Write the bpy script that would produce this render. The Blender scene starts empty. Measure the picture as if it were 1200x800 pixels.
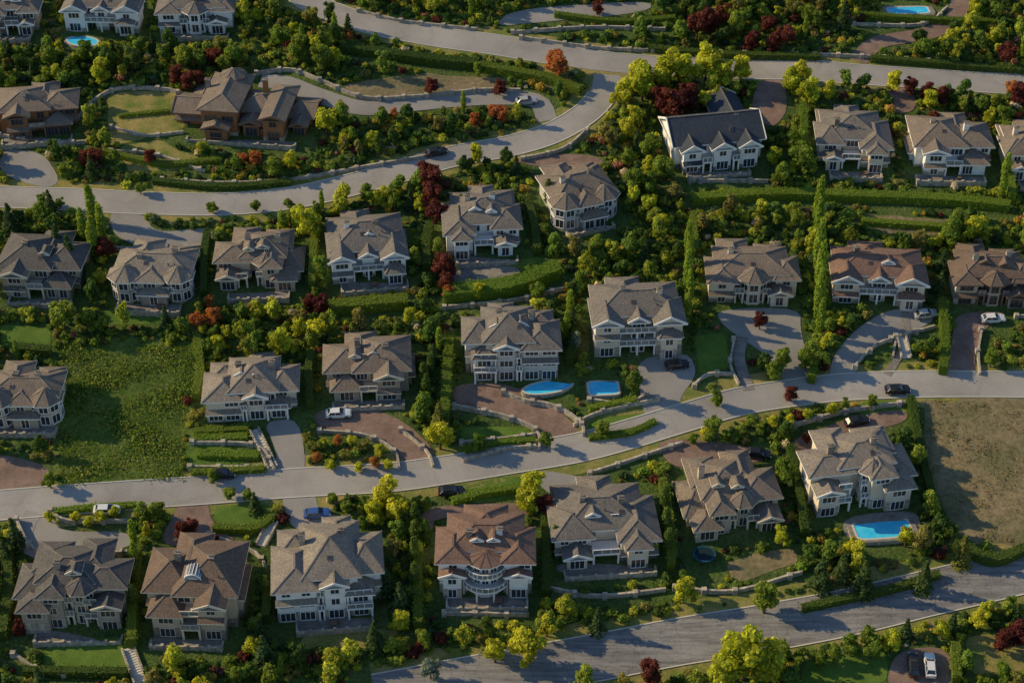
import bpy, bmesh, math, random
import numpy as np
from mathutils import Vector, Matrix
rng=np.random.default_rng(7); random.seed(7)
R=math.radians
sc=bpy.context.scene; COL=sc.collection
# ------------------------------------------------------------ survey camera + terrain
FP=2079.0; DC=330.0; PI_=R(38); sp,cp=math.sin(PI_),math.cos(PI_)
CAM=(0.0,-DC*cp,DC*sp); T=math.tan(R(10))
def H(x,y):
    return y*T+0.45*np.sin(x/19+.6)*np.cos(y/23)+0.25*np.sin(x/9+y/13)
def Pt(u,v):
    dx=(u-600)/FP; e=(400-v)/FP
    d=(dx,cp+e*sp,-sp+e*cp); t=DC
    for _ in range(12):
        x=CAM[0]+t*d[0]; y=CAM[1]+t*d[1]; z=CAM[2]+t*d[2]
        t-=(z-H(x,y))/(d[2]-T*d[1])
    return float(CAM[0]+t*d[0]),float(CAM[1]+t*d[1]),float(t)
def P(u,v):
    a=Pt(u,v); return (a[0],a[1])
def proj(x,y,z):
    rx=x-CAM[0]; ry=y-CAM[1]; rz=z-CAM[2]
    dep=ry*cp-rz*sp; up=ry*sp+rz*cp
    return 600+FP*rx/dep, 400-FP*up/dep
# ------------------------------------------------------------ materials
def newmat(n):
    m=bpy.data.materials.new(n); m.use_nodes=True
    nt=m.node_tree; b=nt.nodes['Principled BSDF']; b.inputs['Specular IOR Level'].default_value=0.2
    return m,nt,b
def c4(c): return (c[0],c[1],c[2],1)
def ramp(nt,fac,stops):
    r=nt.nodes.new('ShaderNodeValToRGB'); el=r.color_ramp.elements
    while len(el)<len(stops): el.new(.5)
    for e,(p,c) in zip(el,stops): e.position=p; e.color=c4(c)
    nt.links.new(fac,r.inputs[0]); return r.outputs[0]
def noise(nt,scale,detail=5,coord='Object',rough=.6,vec=None):
    n=nt.nodes.new('ShaderNodeTexNoise'); n.inputs['Scale'].default_value=scale
    n.inputs['Detail'].default_value=detail; n.inputs['Roughness'].default_value=rough
    if vec is None:
        tc=nt.nodes.new('ShaderNodeTexCoord'); vec=tc.outputs[coord]
    nt.links.new(vec,n.inputs['Vector']); return n.outputs['Fac']
def mul(nt,a,b,fac=1.0,mode='MULTIPLY'):
    m=nt.nodes.new('ShaderNodeMix'); m.data_type='RGBA'; m.blend_type=mode
    m.inputs[0].default_value=fac
    nt.links.new(a,m.inputs[6])
    if isinstance(b,tuple): m.inputs[7].default_value=c4(b)
    else: nt.links.new(b,m.inputs[7])
    return m.outputs[2]
def bump(nt,b,src,st=.3,dist=.1):
    bp=nt.nodes.new('ShaderNodeBump'); bp.inputs['Strength'].default_value=st; bp.inputs['Distance'].default_value=dist
    nt.links.new(src,bp.inputs['Height']); nt.links.new(bp.outputs[0],b.inputs['Normal'])
def mottled(n,ca,cb,scale=.5,scale2=6,rough=.85,bs=.3,lo=.35,hi=.65):
    m,nt,b=newmat(n); a=noise(nt,scale,6); col=ramp(nt,a,[(lo,ca),(hi,cb)])
    f=noise(nt,scale2,4); col=mul(nt,col,ramp(nt,f,[(.3,(.65,.65,.65)),(.7,(1.2,1.2,1.2))]))
    nt.links.new(col,b.inputs['Base Color']); b.inputs['Roughness'].default_value=rough
    if bs: bump(nt,b,f,bs,.08)
    return m
def plain(n,c,rough=.6,metal=0,var=.12,sc_=3):
    m,nt,b=newmat(n); f=noise(nt,sc_,4)
    col=ramp(nt,f,[(.3,tuple(x*(1-var) for x in c)),(.7,tuple(min(1,x*(1+var)) for x in c))])
    nt.links.new(col,b.inputs['Base Color']); b.inputs['Roughness'].default_value=rough; b.inputs['Metallic'].default_value=metal
    return m
def roofmat(n,c):
    m,nt,b=newmat(n); tc=nt.nodes.new('ShaderNodeTexCoord')
    br=nt.nodes.new('ShaderNodeTexBrick'); nt.links.new(tc.outputs['UV'],br.inputs['Vector'])
    br.inputs['Scale'].default_value=1; br.inputs['Brick Width'].default_value=.26; br.inputs['Row Height'].default_value=.24
    br.inputs['Mortar Size'].default_value=.022; br.inputs['Mortar Smooth'].default_value=.5
    br.inputs['Color1'].default_value=c4([x*1.25 for x in c]); br.inputs['Color2'].default_value=c4([x*.78 for x in c]); br.inputs['Mortar'].default_value=c4([x*.5 for x in c])
    f=noise(nt,.22,5); col=mul(nt,br.outputs['Color'],ramp(nt,f,[(.3,(.82,.82,.84)),(.7,(1.16,1.13,1.08))]))
    mp=nt.nodes.new('ShaderNodeMapping'); mp.inputs['Scale'].default_value=(2.2,.4,1); nt.links.new(tc.outputs['UV'],mp.inputs[0])
    f2=noise(nt,1.5,4,vec=mp.outputs[0]); col=mul(nt,col,ramp(nt,f2,[(.3,(.85,.85,.86)),(.7,(1.12,1.11,1.09))]))
    nt.links.new(col,b.inputs['Base Color']); b.inputs['Roughness'].default_value=.85
    bump(nt,b,br.outputs['Fac'],-.5,.05); return m
def stonemat(n,c):
    m,nt,b=newmat(n); tc=nt.nodes.new('ShaderNodeTexCoord')
    vo=nt.nodes.new('ShaderNodeTexVoronoi'); vo.inputs['Scale'].default_value=1.8; nt.links.new(tc.outputs['Object'],vo.inputs['Vector'])
    col=ramp(nt,vo.outputs['Color'],[(.1,[x*.65 for x in c]),(.9,[x*1.25 for x in c])])
    f=noise(nt,.8,4); col=mul(nt,col,ramp(nt,f,[(.3,(.7,.7,.68)),(.7,(1.15,1.12,1.1))]))
    nt.links.new(col,b.inputs['Base Color']); b.inputs['Roughness'].default_value=.9; bump(nt,b,vo.outputs['Distance'],-.4,.08); return m
def asphalt(n,c,crack=.35,csc=.16,sun_streak=False):
    m,nt,b=newmat(n); a=noise(nt,.09,5); col=ramp(nt,a,[(.3,[x*.8 for x in c]),(.7,[x*1.15 for x in c])])
    g=noise(nt,5,5); col=mul(nt,col,ramp(nt,g,[(.3,(.82,.82,.82)),(.7,(1.12,1.12,1.12))]))
    tc=nt.nodes.new('ShaderNodeTexCoord')
    if crack:
        wn=nt.nodes.new('ShaderNodeTexNoise'); wn.inputs['Scale'].default_value=.5; wn.inputs['Detail'].default_value=5
        nt.links.new(tc.outputs['Object'],wn.inputs['Vector'])
        va=nt.nodes.new('ShaderNodeVectorMath'); va.operation='MULTIPLY_ADD'; va.inputs[1].default_value=(2.6,2.6,2.6)
        nt.links.new(wn.outputs['Color'],va.inputs[0]); nt.links.new(tc.outputs['Object'],va.inputs[2])
        vo=nt.nodes.new('ShaderNodeTexVoronoi'); vo.feature='DISTANCE_TO_EDGE'; vo.inputs['Scale'].default_value=csc; nt.links.new(va.outputs[0],vo.inputs['Vector'])
        cr=ramp(nt,vo.outputs['Distance'],[(.0,(1-crack,)*3),(.04,(1,1,1))]); col=mul(nt,col,cr)
    if sun_streak:  # streaks of sun and shade painted along the street
        mp=nt.nodes.new('ShaderNodeMapping'); mp.inputs['Rotation'].default_value=(0,0,-.22); mp.inputs['Scale'].default_value=(.12,1.3,1); nt.links.new(tc.outputs['Object'],mp.inputs[0])
        f=noise(nt,1.2,5,vec=mp.outputs[0]); col=mul(nt,col,ramp(nt,f,[(.38,(.68,.68,.7)),(.6,(1.12,1.12,1.1))]))
    nt.links.new(col,b.inputs['Base Color']); b.inputs['Roughness'].default_value=.8; bump(nt,b,g,.15,.02); return m
def pavers(n,c1,c2,w=.5):
    m,nt,b=newmat(n); tc=nt.nodes.new('ShaderNodeTexCoord'); br=nt.nodes.new('ShaderNodeTexBrick'); nt.links.new(tc.outputs['Object'],br.inputs['Vector'])
    br.inputs['Scale'].default_value=1; br.inputs['Brick Width'].default_value=w; br.inputs['Row Height'].default_value=w/2; br.inputs['Mortar Size'].default_value=.02
    br.inputs['Color1'].default_value=c4(c1); br.inputs['Color2'].default_value=c4(c2); br.inputs['Mortar'].default_value=c4([x*.6 for x in c1])
    f=noise(nt,.35,5); col=mul(nt,br.outputs['Color'],ramp(nt,f,[(.3,(.7,.7,.7)),(.7,(1.2,1.2,1.2))]))
    nt.links.new(col,b.inputs['Base Color']); b.inputs['Roughness'].default_value=.85; return m
def leafmat(n,ca,cb,attr_abs=False):
    m,nt,b=newmat(n); at=nt.nodes.new('ShaderNodeAttribute'); at.attribute_name='Col'
    col=at.outputs['Color']
    if not attr_abs:
        oi=nt.nodes.new('ShaderNodeObjectInfo'); base=ramp(nt,oi.outputs['Random'],[(0,ca),(1,cb)]); col=mul(nt,base,col)
    nt.links.new(col,b.inputs['Base Color']); b.inputs['Roughness'].default_value=.6; b.inputs['Specular IOR Level'].default_value=.15
    tr=nt.nodes.new('ShaderNodeBsdfTranslucent'); col2=mul(nt,col,(2.0,1.75,.6)); nt.links.new(col2,tr.inputs[0])
    mx=nt.nodes.new('ShaderNodeMixShader'); mx.inputs[0].default_value=.36
    nt.links.new(b.outputs[0],mx.inputs[1]); nt.links.new(tr.outputs[0],mx.inputs[2])
    nt.links.new(mx.outputs[0],nt.nodes['Material Output'].inputs[0]); return m
M={}
m,nt,b=newmat('ground_soil'); a=noise(nt,.12,7)
col=ramp(nt,a,[(.3,(.05,.085,.022)),(.5,(.08,.13,.03)),(.62,(.11,.145,.042)),(.76,(.16,.14,.07))])
g=noise(nt,1.7,6); col=mul(nt,col,ramp(nt,g,[(.3,(.5,.5,.5)),(.7,(1.3,1.3,1.3))]))
nt.links.new(col,b.inputs['Base Color']); b.inputs['Roughness'].default_value=1; bump(nt,b,g,.8,.4); M['ground']=m
M['road']=asphalt('aged_asphalt',(.34,.325,.31),.08,.07); M['road_dark']=asphalt('cracked_asphalt',(.25,.245,.245),.3,.5,True)
M['conc']=asphalt('driveway_concrete',(.29,.28,.27),0)
M['brick']=pavers('pink_pavers',(.28,.19,.155),(.21,.15,.125)); M['pav']=pavers('grey_pavers',(.28,.255,.23),(.21,.19,.175),.8)
M['kerb']=plain('kerb_concrete',(.54,.52,.47),.8)
M['lawn']=mottled('mown_lawn',(.08,.155,.022),(.13,.21,.034),.35,5,.9,.4)
M['field']=mottled('rough_grass',(.07,.125,.02),(.17,.21,.05),.09,1.2,.95,.6,.38,.62)
M['dry']=mottled('dry_grass',(.15,.145,.07),(.26,.205,.12),.12,1.2,.95,.5)
M['verge']=mottled('verge_grass',(.13,.18,.035),(.34,.27,.1),.25,3,.95,.5)
M['stone']=stonemat('stone_wall',(.42,.385,.33)); M['stoned']=stonemat('dark_stone',(.24,.215,.19))
M['bark']=mottled('bark',(.06,.045,.03),(.12,.09,.06),3,12)
M['trim']=plain('white_trim',(.8,.79,.77),.5,0,.04); M['trimb']=plain('brown_trim',(.18,.12,.09),.6); M['trimc']=plain('cream_trim',(.62,.56,.46),.6)
for k,c in dict(grey=(.19,.175,.163),taupe=(.21,.175,.148),slate=(.05,.065,.09),red=(.21,.138,.112),brown=(.17,.125,.1),light=(.255,.228,.2),dark=(.12,.116,.115)).items(): M['roof_'+k]=roofmat('shake_roof_'+k,c)
for k,c in dict(white=(.78,.77,.75),cream=(.64,.56,.45),taupe=(.34,.29,.235),tan=(.46,.39,.3),wood_sunlit=(.27,.13,.06),grey=(.47,.46,.44)).items(): M['wall_'+k]=plain('render_wall_'+k,c,.8,0,.1,.6)  # timber walls have the orange sunlight mixed into their colour
def glass(n,c,r=.08):
    m,nt,b=newmat(n); f=noise(nt,.35,2); nt.links.new(ramp(nt,f,[(.35,[x*.5 for x in c]),(.65,c)]),b.inputs['Base Color'])
    b.inputs['Roughness'].default_value=r; b.inputs['Specular IOR Level'].default_value=.8; return m
M['glass']=glass('window_glass',(.05,.06,.075)); M['railglass']=glass('rail_panel',(.25,.28,.3),.2)
M['door']=plain('wood_door',(.18,.08,.04),.5); M['garage']=plain('garage_door_paint',(.58,.55,.5),.55,0,.05)
m,nt,b=newmat('pool_water'); f=noise(nt,.6,3); nt.links.new(ramp(nt,f,[(.35,(.03,.5,.86)),(.65,(.09,.62,.92))]),b.inputs['Base Color'])
b.inputs['Roughness'].default_value=.25; b.inputs['Specular IOR Level'].default_value=.25; M['water']=m
M['tyre']=plain('rubber',(.02,.02,.02),.8); M['rim']=plain('alloy',(.4,.4,.42),.3,.8)
M['black']=plain('dark_teal_mesh',(.008,.025,.035),.7); M['bluepad']=plain('teal_pad',(.015,.07,.11),.5)
M['lampw']=plain('headlight_lens',(.8,.8,.8),.2); M['lampr']=plain('tail_lens',(.4,.02,.02),.3)
LEAF=dict(dark=((.07,.125,.024),(.105,.16,.032)),mid=((.13,.21,.026),(.19,.255,.037)),lime=((.34,.4,.03),(.46,.47,.04)),olive=((.18,.2,.044),(.26,.25,.052)),  # lime leaves have a sunlit brightness put into their colour
 red=((.1,.024,.023),(.16,.045,.03)),orange=((.36,.12,.042),(.42,.18,.05)),fir=((.045,.095,.036),(.08,.13,.04)),cyp=((.16,.26,.032),(.22,.31,.04)),silver=((.18,.24,.21),(.22,.28,.24)))
for k,(a,b_) in LEAF.items(): M['leaf_'+k]=leafmat('foliage_'+k,a,b_)
M['leaf_abs']=leafmat('foliage_mixed',None,None,True)
# ------------------------------------------------------------ mesh builder
class MB:
    def __init__(s): s.v=[];s.f=[];s.m=[]
    def poly(s,pts,m=0):
        i=len(s.v); s.v+=[tuple(map(float,p)) for p in pts]; s.f.append(tuple(range(i,i+len(pts)))); s.m.append(m)
    def box(s,x0,x1,y0,y1,z0,z1,m=0):
        i=len(s.v); s.v+=[(x0,y0,z0),(x1,y0,z0),(x1,y1,z0),(x0,y1,z0),(x0,y0,z1),(x1,y0,z1),(x1,y1,z1),(x0,y1,z1)]
        for q in ((0,3,2,1),(4,5,6,7),(0,1,5,4),(1,2,6,5),(2,3,7,6),(3,0,4,7)): s.f.append(tuple(i+k for k in q)); s.m.append(m)
    def beam(s,a,b,w,h,m=0):
        a=Vector(a);b=Vector(b);d=(b-a).normalized(); t=d.cross(Vector((0,0,1)))
        if t.length<1e-4: t=Vector((1,0,0))
        t.normalize(); n=t.cross(d).normalized(); t*=w/2; n*=h/2; i=len(s.v)
        for p in (a,b):
            for q in (-t-n,t-n,t+n,-t+n): s.v.append(tuple(p+q))
        for q in ((0,1,2,3),(7,6,5,4),(0,4,5,1),(1,5,6,2),(2,6,7,3),(3,7,4,0)): s.f.append(tuple(i+k for k in q)); s.m.append(m)
    def tube(s,a,b,r0,r1,m=0,n=7,cap=True):
        a=Vector(a);b=Vector(b);d=(b-a).normalized(); t=d.cross(Vector((0,0,1)))
        if t.length<1e-3: t=Vector((1,0,0))
        t.normalize(); q=d.cross(t); i=len(s.v)
        for p,r in((a,r0),(b,r1)):
            for k in range(n):
                g=2*math.pi*k/n; s.v.append(tuple(p+t*math.cos(g)*r+q*math.sin(g)*r))
        for k in range(n): k2=(k+1)%n; s.f.append((i+k,i+k2,i+n+k2,i+n+k)); s.m.append(m)
        if cap: s.f.append(tuple(i+n+k for k in range(n))); s.m.append(m); s.f.append(tuple(i+n-1-k for k in range(n))); s.m.append(m)
    def mesh(s,name,mats,uv=True):
        me=bpy.data.meshes.new(name); me.from_pydata(s.v,[],s.f)
        for k in mats: me.materials.append(M[k] if isinstance(k,str) else k)
        me.polygons.foreach_set('material_index',s.m)
        if uv:
            ul=me.uv_layers.new(name='UVMap')
            for p in me.polygons:
                n=p.normal
                if abs(n.z)>.995: t=Vector((1,0,0)); q=Vector((0,1,0))
                else: t=Vector((-n.y,n.x,0)).normalized(); q=n.cross(t)
                for li in p.loop_indices:
                    c=me.vertices[me.loops[li].vertex_index].co; ul.data[li].uv=(c.dot(t),c.dot(q))
        return me
def O(name,data,parent=None,loc=(0,0,0),rz=0,**kw):
    o=bpy.data.objects.new(name,data); COL.objects.link(o); o.location=loc; o.rotation_euler=(0,0,rz)
    if parent: o.parent=parent
    for k,v in kw.items(): o[k]=v
    return o
# ------------------------------------------------------------ mask
GX0,GX1,GY0,GY1,RS=-170,170,-120,190,.5
NX,NY=int((GX1-GX0)/RS),int((GY1-GY0)/RS)
gx,gy=np.meshgrid(GX0+RS*(np.arange(NX)+.5),GY0+RS*(np.arange(NY)+.5))
MASK=np.zeros((NY,NX),bool); TMASK=np.zeros((NY,NX),bool)
def inpoly(px,py,poly):
    r=np.zeros(px.shape,bool); n=len(poly)
    for i in range(n):
        x1,y1=poly[i]; x2,y2=poly[(i+1)%n]
        if y1==y2: continue
        r^=((y1>py)!=(y2>py))&(px<(x2-x1)*(py-y1)/(y2-y1)+x1)
    return r
def markpoly(poly,t=True,s=True):
    a=inpoly(gx,gy,poly)
    if s: MASK[a]=True
    if t: TMASK[a]=True
def markline(pts,hw,t=True,s=True):
    for x,y in pts:
        i0=max(0,int((x-hw-GX0)/RS)); i1=int((x+hw-GX0)/RS)+2; j0=max(0,int((y-hw-GY0)/RS)); j1=int((y+hw-GY0)/RS)+2
        a=(gx[j0:j1,i0:i1]-x)**2+(gy[j0:j1,i0:i1]-y)**2<hw*hw
        if s: MASK[j0:j1,i0:i1]|=a
        if t: TMASK[j0:j1,i0:i1]|=a
def cell(x,y): return min(NY-1,max(0,int((y-GY0)/RS))),min(NX-1,max(0,int((x-GX0)/RS)))
def clear(x,y,r,mk):
    for k in range(8):
        j,i=cell(x+r*math.cos(k*.785),y+r*math.sin(k*.785))
        if mk[j,i]: return False
    return not mk[cell(x,y)]
# ------------------------------------------------------------ ground sheets
def axis(a,b,step,far):
    mid=list(np.arange(a,b+.01,step)); lo=[a-(2**k)*8 for k in range(far)]; hi=[b+(2**k)*8 for k in range(far)]
    return np.array(lo[::-1]+mid+hi)
xs=axis(-170,170,1.25,9); ys=axis(-120,190,1.25,9)
X,Y=np.meshgrid(xs,ys); Z=H(X,Y)
vs=np.stack([X,Y,Z],-1).reshape(-1,3); nx,ny=len(xs),len(ys)
idx=np.arange(nx*ny).reshape(ny,nx)
fs=np.stack([idx[:-1,:-1],idx[:-1,1:],idx[1:,1:],idx[1:,:-1]],-1).reshape(-1,4)
def npmesh(name,vs,fs,mat,cols=None,smooth=False):
    me=bpy.data.meshes.new(name); me.vertices.add(len(vs)); me.vertices.foreach_set('co',np.ascontiguousarray(vs,dtype=np.float32).ravel())
    me.loops.add(fs.size); me.loops.foreach_set('vertex_index',np.ascontiguousarray(fs,dtype=np.int32).ravel())
    me.polygons.add(len(fs)); me.polygons.foreach_set('loop_start',np.arange(0,fs.size,4,dtype=np.int32))
    if smooth: me.polygons.foreach_set('use_smooth',np.ones(len(fs),bool))
    me.update(calc_edges=True)
    if cols is not None:
        ca=me.color_attributes.new('Col','FLOAT_COLOR','POINT'); c=np.ones((len(vs),4),np.float32); c[:,:3]=cols; ca.data.foreach_set('color',c.ravel())
    me.materials.append(mat); return me
O('ground',npmesh('ground',vs,fs,M['ground'],smooth=True),kind='structure',label='planted hillside soil sloping down between streets')
def spline(pts,step=1.5):
    pts=[np.array(p,float) for p in pts]; e=[2*pts[0]-pts[1]]+pts+[2*pts[-1]-pts[-2]]; out=[]
    for i in range(1,len(e)-2):
        n=max(2,int(np.linalg.norm(e[i+1]-e[i])/step))
        for k in range(n):
            t=k/n; a,b,c,d=e[i-1],e[i],e[i+1],e[i+2]
            out.append(.5*((2*b)+(-a+c)*t+(2*a-5*b+4*c-d)*t*t+(-a+3*b-3*c+d)*t**3))
    out.append(pts[-1]); return np.array(out)
def normals(L):
    d=np.gradient(L,axis=0); d/=np.linalg.norm(d,axis=1)[:,None]+1e-9; return np.stack([-d[:,1],d[:,0]],-1)
def strip(name,L,w,off,mat,jag=0,n=8,**kw):
    N=normals(L); rows=[]
    j0=1+jag*np.interp(np.arange(len(L)),np.arange(0,len(L)+6,5),rng.uniform(-1,1,len(np.arange(0,len(L)+6,5))))
    for k in range(n+1):
        q=L+N*((k/n-.5)*w*j0)[:,None]; rows.append(np.column_stack([q,H(q[:,0],q[:,1])+off]))
    A=np.stack(rows,1); vs=A.reshape(-1,3); id_=np.arange(len(vs)).reshape(A.shape[:2])
    fs=np.stack([id_[:-1,:-1],id_[1:,:-1],id_[1:,1:],id_[:-1,1:]],-1).reshape(-1,4)
    return O(name,npmesh(name,vs,fs,M[mat],smooth=True),kind='structure',**kw)
def wallstrip(name,L,offs,th,hgt,mat,below=.3,post=False,**kw):
    N=normals(L); a=L+N*(offs-th/2); b=L+N*(offs+th/2); mb=MB()
    za=H(a[:,0],a[:,1]); zb=H(b[:,0],b[:,1]); zt=(za+zb)/2+hgt
    for i in range(len(L)-1):
        p=[(*a[i],za[i]-below),(*b[i],zb[i]-below),(*b[i],zt[i]),(*a[i],zt[i])]; q=[(*a[i+1],za[i+1]-below),(*b[i+1],zb[i+1]-below),(*b[i+1],zt[i+1]),(*a[i+1],zt[i+1])]
        mb.poly([p[3],q[3],q[2],p[2]]); mb.poly([p[0],q[0],q[3],p[3]]); mb.poly([p[2],q[2],q[1],p[1]])
        if i==0: mb.poly(p)
        if i==len(L)-2: mb.poly(q[::-1])
        if post and i%4==0:
            mb.box(a[i][0]-.12-th/2,a[i][0]+.12+th,a[i][1]-.12-th/2,a[i][1]+.12+th,za[i]-.2,zt[i]+.25)
    return O(name,mb.mesh(name,[mat],False),**kw)
def chaikin(p,n=2):
    for _ in range(n):
        q=[]
        for i in range(len(p)):
            a=np.array(p[i]);b=np.array(p[(i+1)%len(p)]); q+=[a*.78+b*.22,a*.22+b*.78]
        p=q
    return p
def sheet(name,uv,off,mat,rnd=2,t=True,s=True,jag=0,**kw):
    pl=[P(*a) for a in uv]
    if jag:
        q=[]
        for i in range(len(pl)):
            a=np.array(pl[i]);b=np.array(pl[(i+1)%len(pl)]); n=max(1,int(np.linalg.norm(b-a)/3))
            q+=[a+(b-a)*k/n+rng.normal(0,jag,2) for k in range(n)]
        pl=q
    poly=[tuple(q) for q in chaikin(pl,rnd)]
    bm=bmesh.new(); bm.faces.new([bm.verts.new((x,y,0)) for x,y in poly])
    xa=min(p[0] for p in poly);xb=max(p[0] for p in poly);ya=min(p[1] for p in poly);yb=max(p[1] for p in poly)
    for ax,lo,hi in((0,xa,xb),(1,ya,yb)):
        c=lo+2
        while c<hi:
            co=[0,0,0];no=[0,0,0];co[ax]=c;no[ax]=1
            bmesh.ops.bisect_plane(bm,geom=bm.verts[:]+bm.edges[:]+bm.faces[:],plane_co=co,plane_no=no); c+=2
    bmesh.ops.triangulate(bm,faces=bm.faces[:])
    for v in bm.verts: v.co.z=float(H(v.co.x,v.co.y))+off
    bmesh.ops.recalc_face_normals(bm,faces=bm.faces[:])
    me=bpy.data.meshes.new(name); bm.to_mesh(me); bm.free(); me.materials.append(M[mat]); markpoly(poly,t,s)
    if name=='driveway': markpoly([(a,b-1.1) for a,b in poly],False,True); markpoly([(a,b-2.6) for a,b in poly],True,False)
    return O(name,me,kind='structure',**kw)
def line(uv,step=1.5): return spline([P(*a) for a in uv],step)
# roads
RA=[(-60,596),(0,592),(100,584),(200,577),(330,567),(450,560),(520,551),(600,538),(680,524),(740,508),(800,490),(870,470),(940,459),(1000,453),(1100,450),(1260,451)]
RB=[(-60,228),(0,231),(80,234),(160,238),(250,240),(330,234),(400,220),(470,201),(530,184),(600,171),(650,155),(688,132),(708,108),(712,88)]
RD=[(330,-40),(350,-8),(380,10),(430,28),(500,42),(580,53),(660,66),(730,75),(820,80),(930,82),(1010,88),(1100,94),(1260,101)]
RCc=[(440,818),(520,803),(620,785),(700,770),(800,751),(900,735),(1000,716),(1100,692),(1200,668),(1280,648)]
roads=[('road',RA,6.0,'road'),('road',RB,6.0,'road'),('road',RD,6.4,'road'),('road',RCc,8.4,'road_dark')]
offk=0
for n,uv,w,mt in roads:
    L=line(uv); strip('grass_verge',L,w+5,.03+offk,'verge',jag=.14); strip(n,L,w,.09+offk,mt,label='worn grey asphalt residential street'); offk+=.006
    markline(L,w/2+.9,True,True); M_=L
    if uv is RB: M_=L[:-4]
    for sg in(-1,1):
        K=M_
        if uv is RD:
            d=np.abs(M_[:,0]-P(710,80)[0])<6
            if sg==-1:
                i=np.where(d)[0]; wallstrip('kerb',M_[:i[0]],sg*(w/2+.1),.22,.17,'kerb',kind='structure'); K=M_[i[-1]:]
        wallstrip('kerb',K,sg*(w/2+.1),.22,.17,'kerb',kind='structure')
# lots
sheet('grass_lot',[(72,402),(150,395),(230,402),(224,480),(214,562),(66,570),(64,480)],.05,'field',1,True,False,jag=.5,label='vacant plot of rough green grass')
markpoly([P(*a) for a in [(76,408),(150,402),(224,408),(218,480),(208,556),(72,564),(72,480)]])
sheet('dry_lot',[(1078,467),(1140,464),(1290,466),(1300,645),(1150,640),(1104,610),(1086,540)],.05,'dry',1,jag=.6,label='vacant plot of dry brown grass')
for uv,mt in [([(52,752),(148,746),(150,784),(48,786)],'lawn'),([(122,362),(192,360),(192,380),(118,380)],'lawn'),([(690,492),(762,480),(750,500),(690,512)],'lawn'),
  ([(525,575),(612,552),(640,560),(615,582),(530,592)],'lawn'),([(250,592),(318,590),(312,622),(250,614)],'lawn'),([(126,112),(212,104),(218,150),(128,172)],'verge'),
  ([(400,100),(500,86),(600,92),(590,112),(430,122)],'dry'),([(665,545),(735,522),(790,512),(800,520),(700,556)],'verge'),([(228,500),(300,540),(230,552),(218,530)],'lawn'),
  ([(940,775),(1040,760),(1040,800),(940,812)],'lawn'),([(1010,470),(1075,470),(1070,482),(1005,488)],'lawn'),([(812,395),(850,390),(860,430),(820,440)],'lawn'),
  ([(1010,250),(1120,256),(1120,276),(1030,275)],'dry'),([(540,500),(620,500),(620,520),(545,535)],'lawn'),([(470,560),(520,555),(640,545),(660,548),(540,575),(480,590)],'verge'),
  ([(0,380),(60,385),(60,415),(0,410)],'lawn'),([(850,660),(930,640),(935,660),(860,682)],'dry'),([(360,735),(470,735),(460,760),(350,758)],'verge'),
  ([(1130,750),(1210,730),(1210,790),(1140,790)],'verge'),([(140,172),(190,165),(250,195),(150,205)],'verge'),([(0,585),(60,575),(50,562),(0,560)],'lawn'),([(555,315),(560,310),(640,300),(640,315)],'lawn')]:
    sheet('lawn',uv,.045,mt,2,True,True,.25)
dk=0
for uv,mt in [([(368,480),(430,476),(475,494),(508,525),(512,548),(474,556),(468,528),(430,506),(372,502)],'brick'),
  ([(530,450),(590,448),(645,472),(682,505),(676,522),(632,530),(630,502),(590,487),(532,474)],'brick'),
  ([(748,420),(806,412),(818,438),(795,468),(797,492),(758,500),(748,452)],'conc'),([(838,362),(938,360),(938,390),(955,448),(924,456),(905,420),(846,382)],'conc'),
  ([(1040,362),(1100,360),(1092,380),(1032,402),(1004,425),(1003,446),(972,450),(974,420),(1000,388)],'conc'),([(1118,366),(1185,365),(1152,386),(1142,415),(1143,442),(1108,442),(1116,400)],'brick'),
  ([(925,515),(1000,488),(1062,478),(1064,494),(1010,507),(960,532),(930,536)],'brick'),([(765,512),(880,522),(905,540),(830,548),(785,548)],'brick'),
  ([(622,548),(700,562),(750,574),(746,592),(668,588),(636,575)],'conc'),([(330,578),(368,574),(374,600),(425,610),(412,628),(345,622),(334,600)],'conc'),
  ([(212,586),(243,582),(247,612),(285,640),(230,644),(186,636),(200,610)],'brick'),([(16,600),(58,598),(70,624),(152,622),(158,642),(60,654),(28,640)],'conc'),
  ([(308,494),(352,490),(360,560),(328,566),(322,522)],'conc'),([(-20,528),(60,545),(64,584),(-20,588)],'brick'),([(128,246),(168,250),(182,274),(248,266),(250,286),(170,292),(132,276)],'conc'),
  ([(598,188),(640,198),(712,196),(700,182),(640,180)],'brick'),([(878,132),(888,95),(918,90),(924,130),(905,152)],'brick'),([(1036,812),(1048,762),(1112,756),(1122,812)],'brick'),
  ([(528,316),(606,310),(612,328),(530,334)],'pav'),([(0,175),(50,178),(72,212),(55,222),(0,205)],'conc'),([(1040,100),(1070,98),(1075,130),(1046,135)],'brick'),
  ([(600,12),(760,0),(765,14),(606,30),(580,30)],'conc'),([(655,658),(745,662),(740,676),(650,672)],'pav'),([(530,705),(610,703),(612,716),(532,718)],'brick'),([(985,605),(1075,596),(1080,625),(992,636)],'pav')]:
    sheet('driveway',uv,.062+dk,mt,2,label={'brick':'pinkish brick paved driveway','conc':'grey concrete driveway','pav':'grey paved terrace'}[mt]); dk+=.0012
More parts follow.
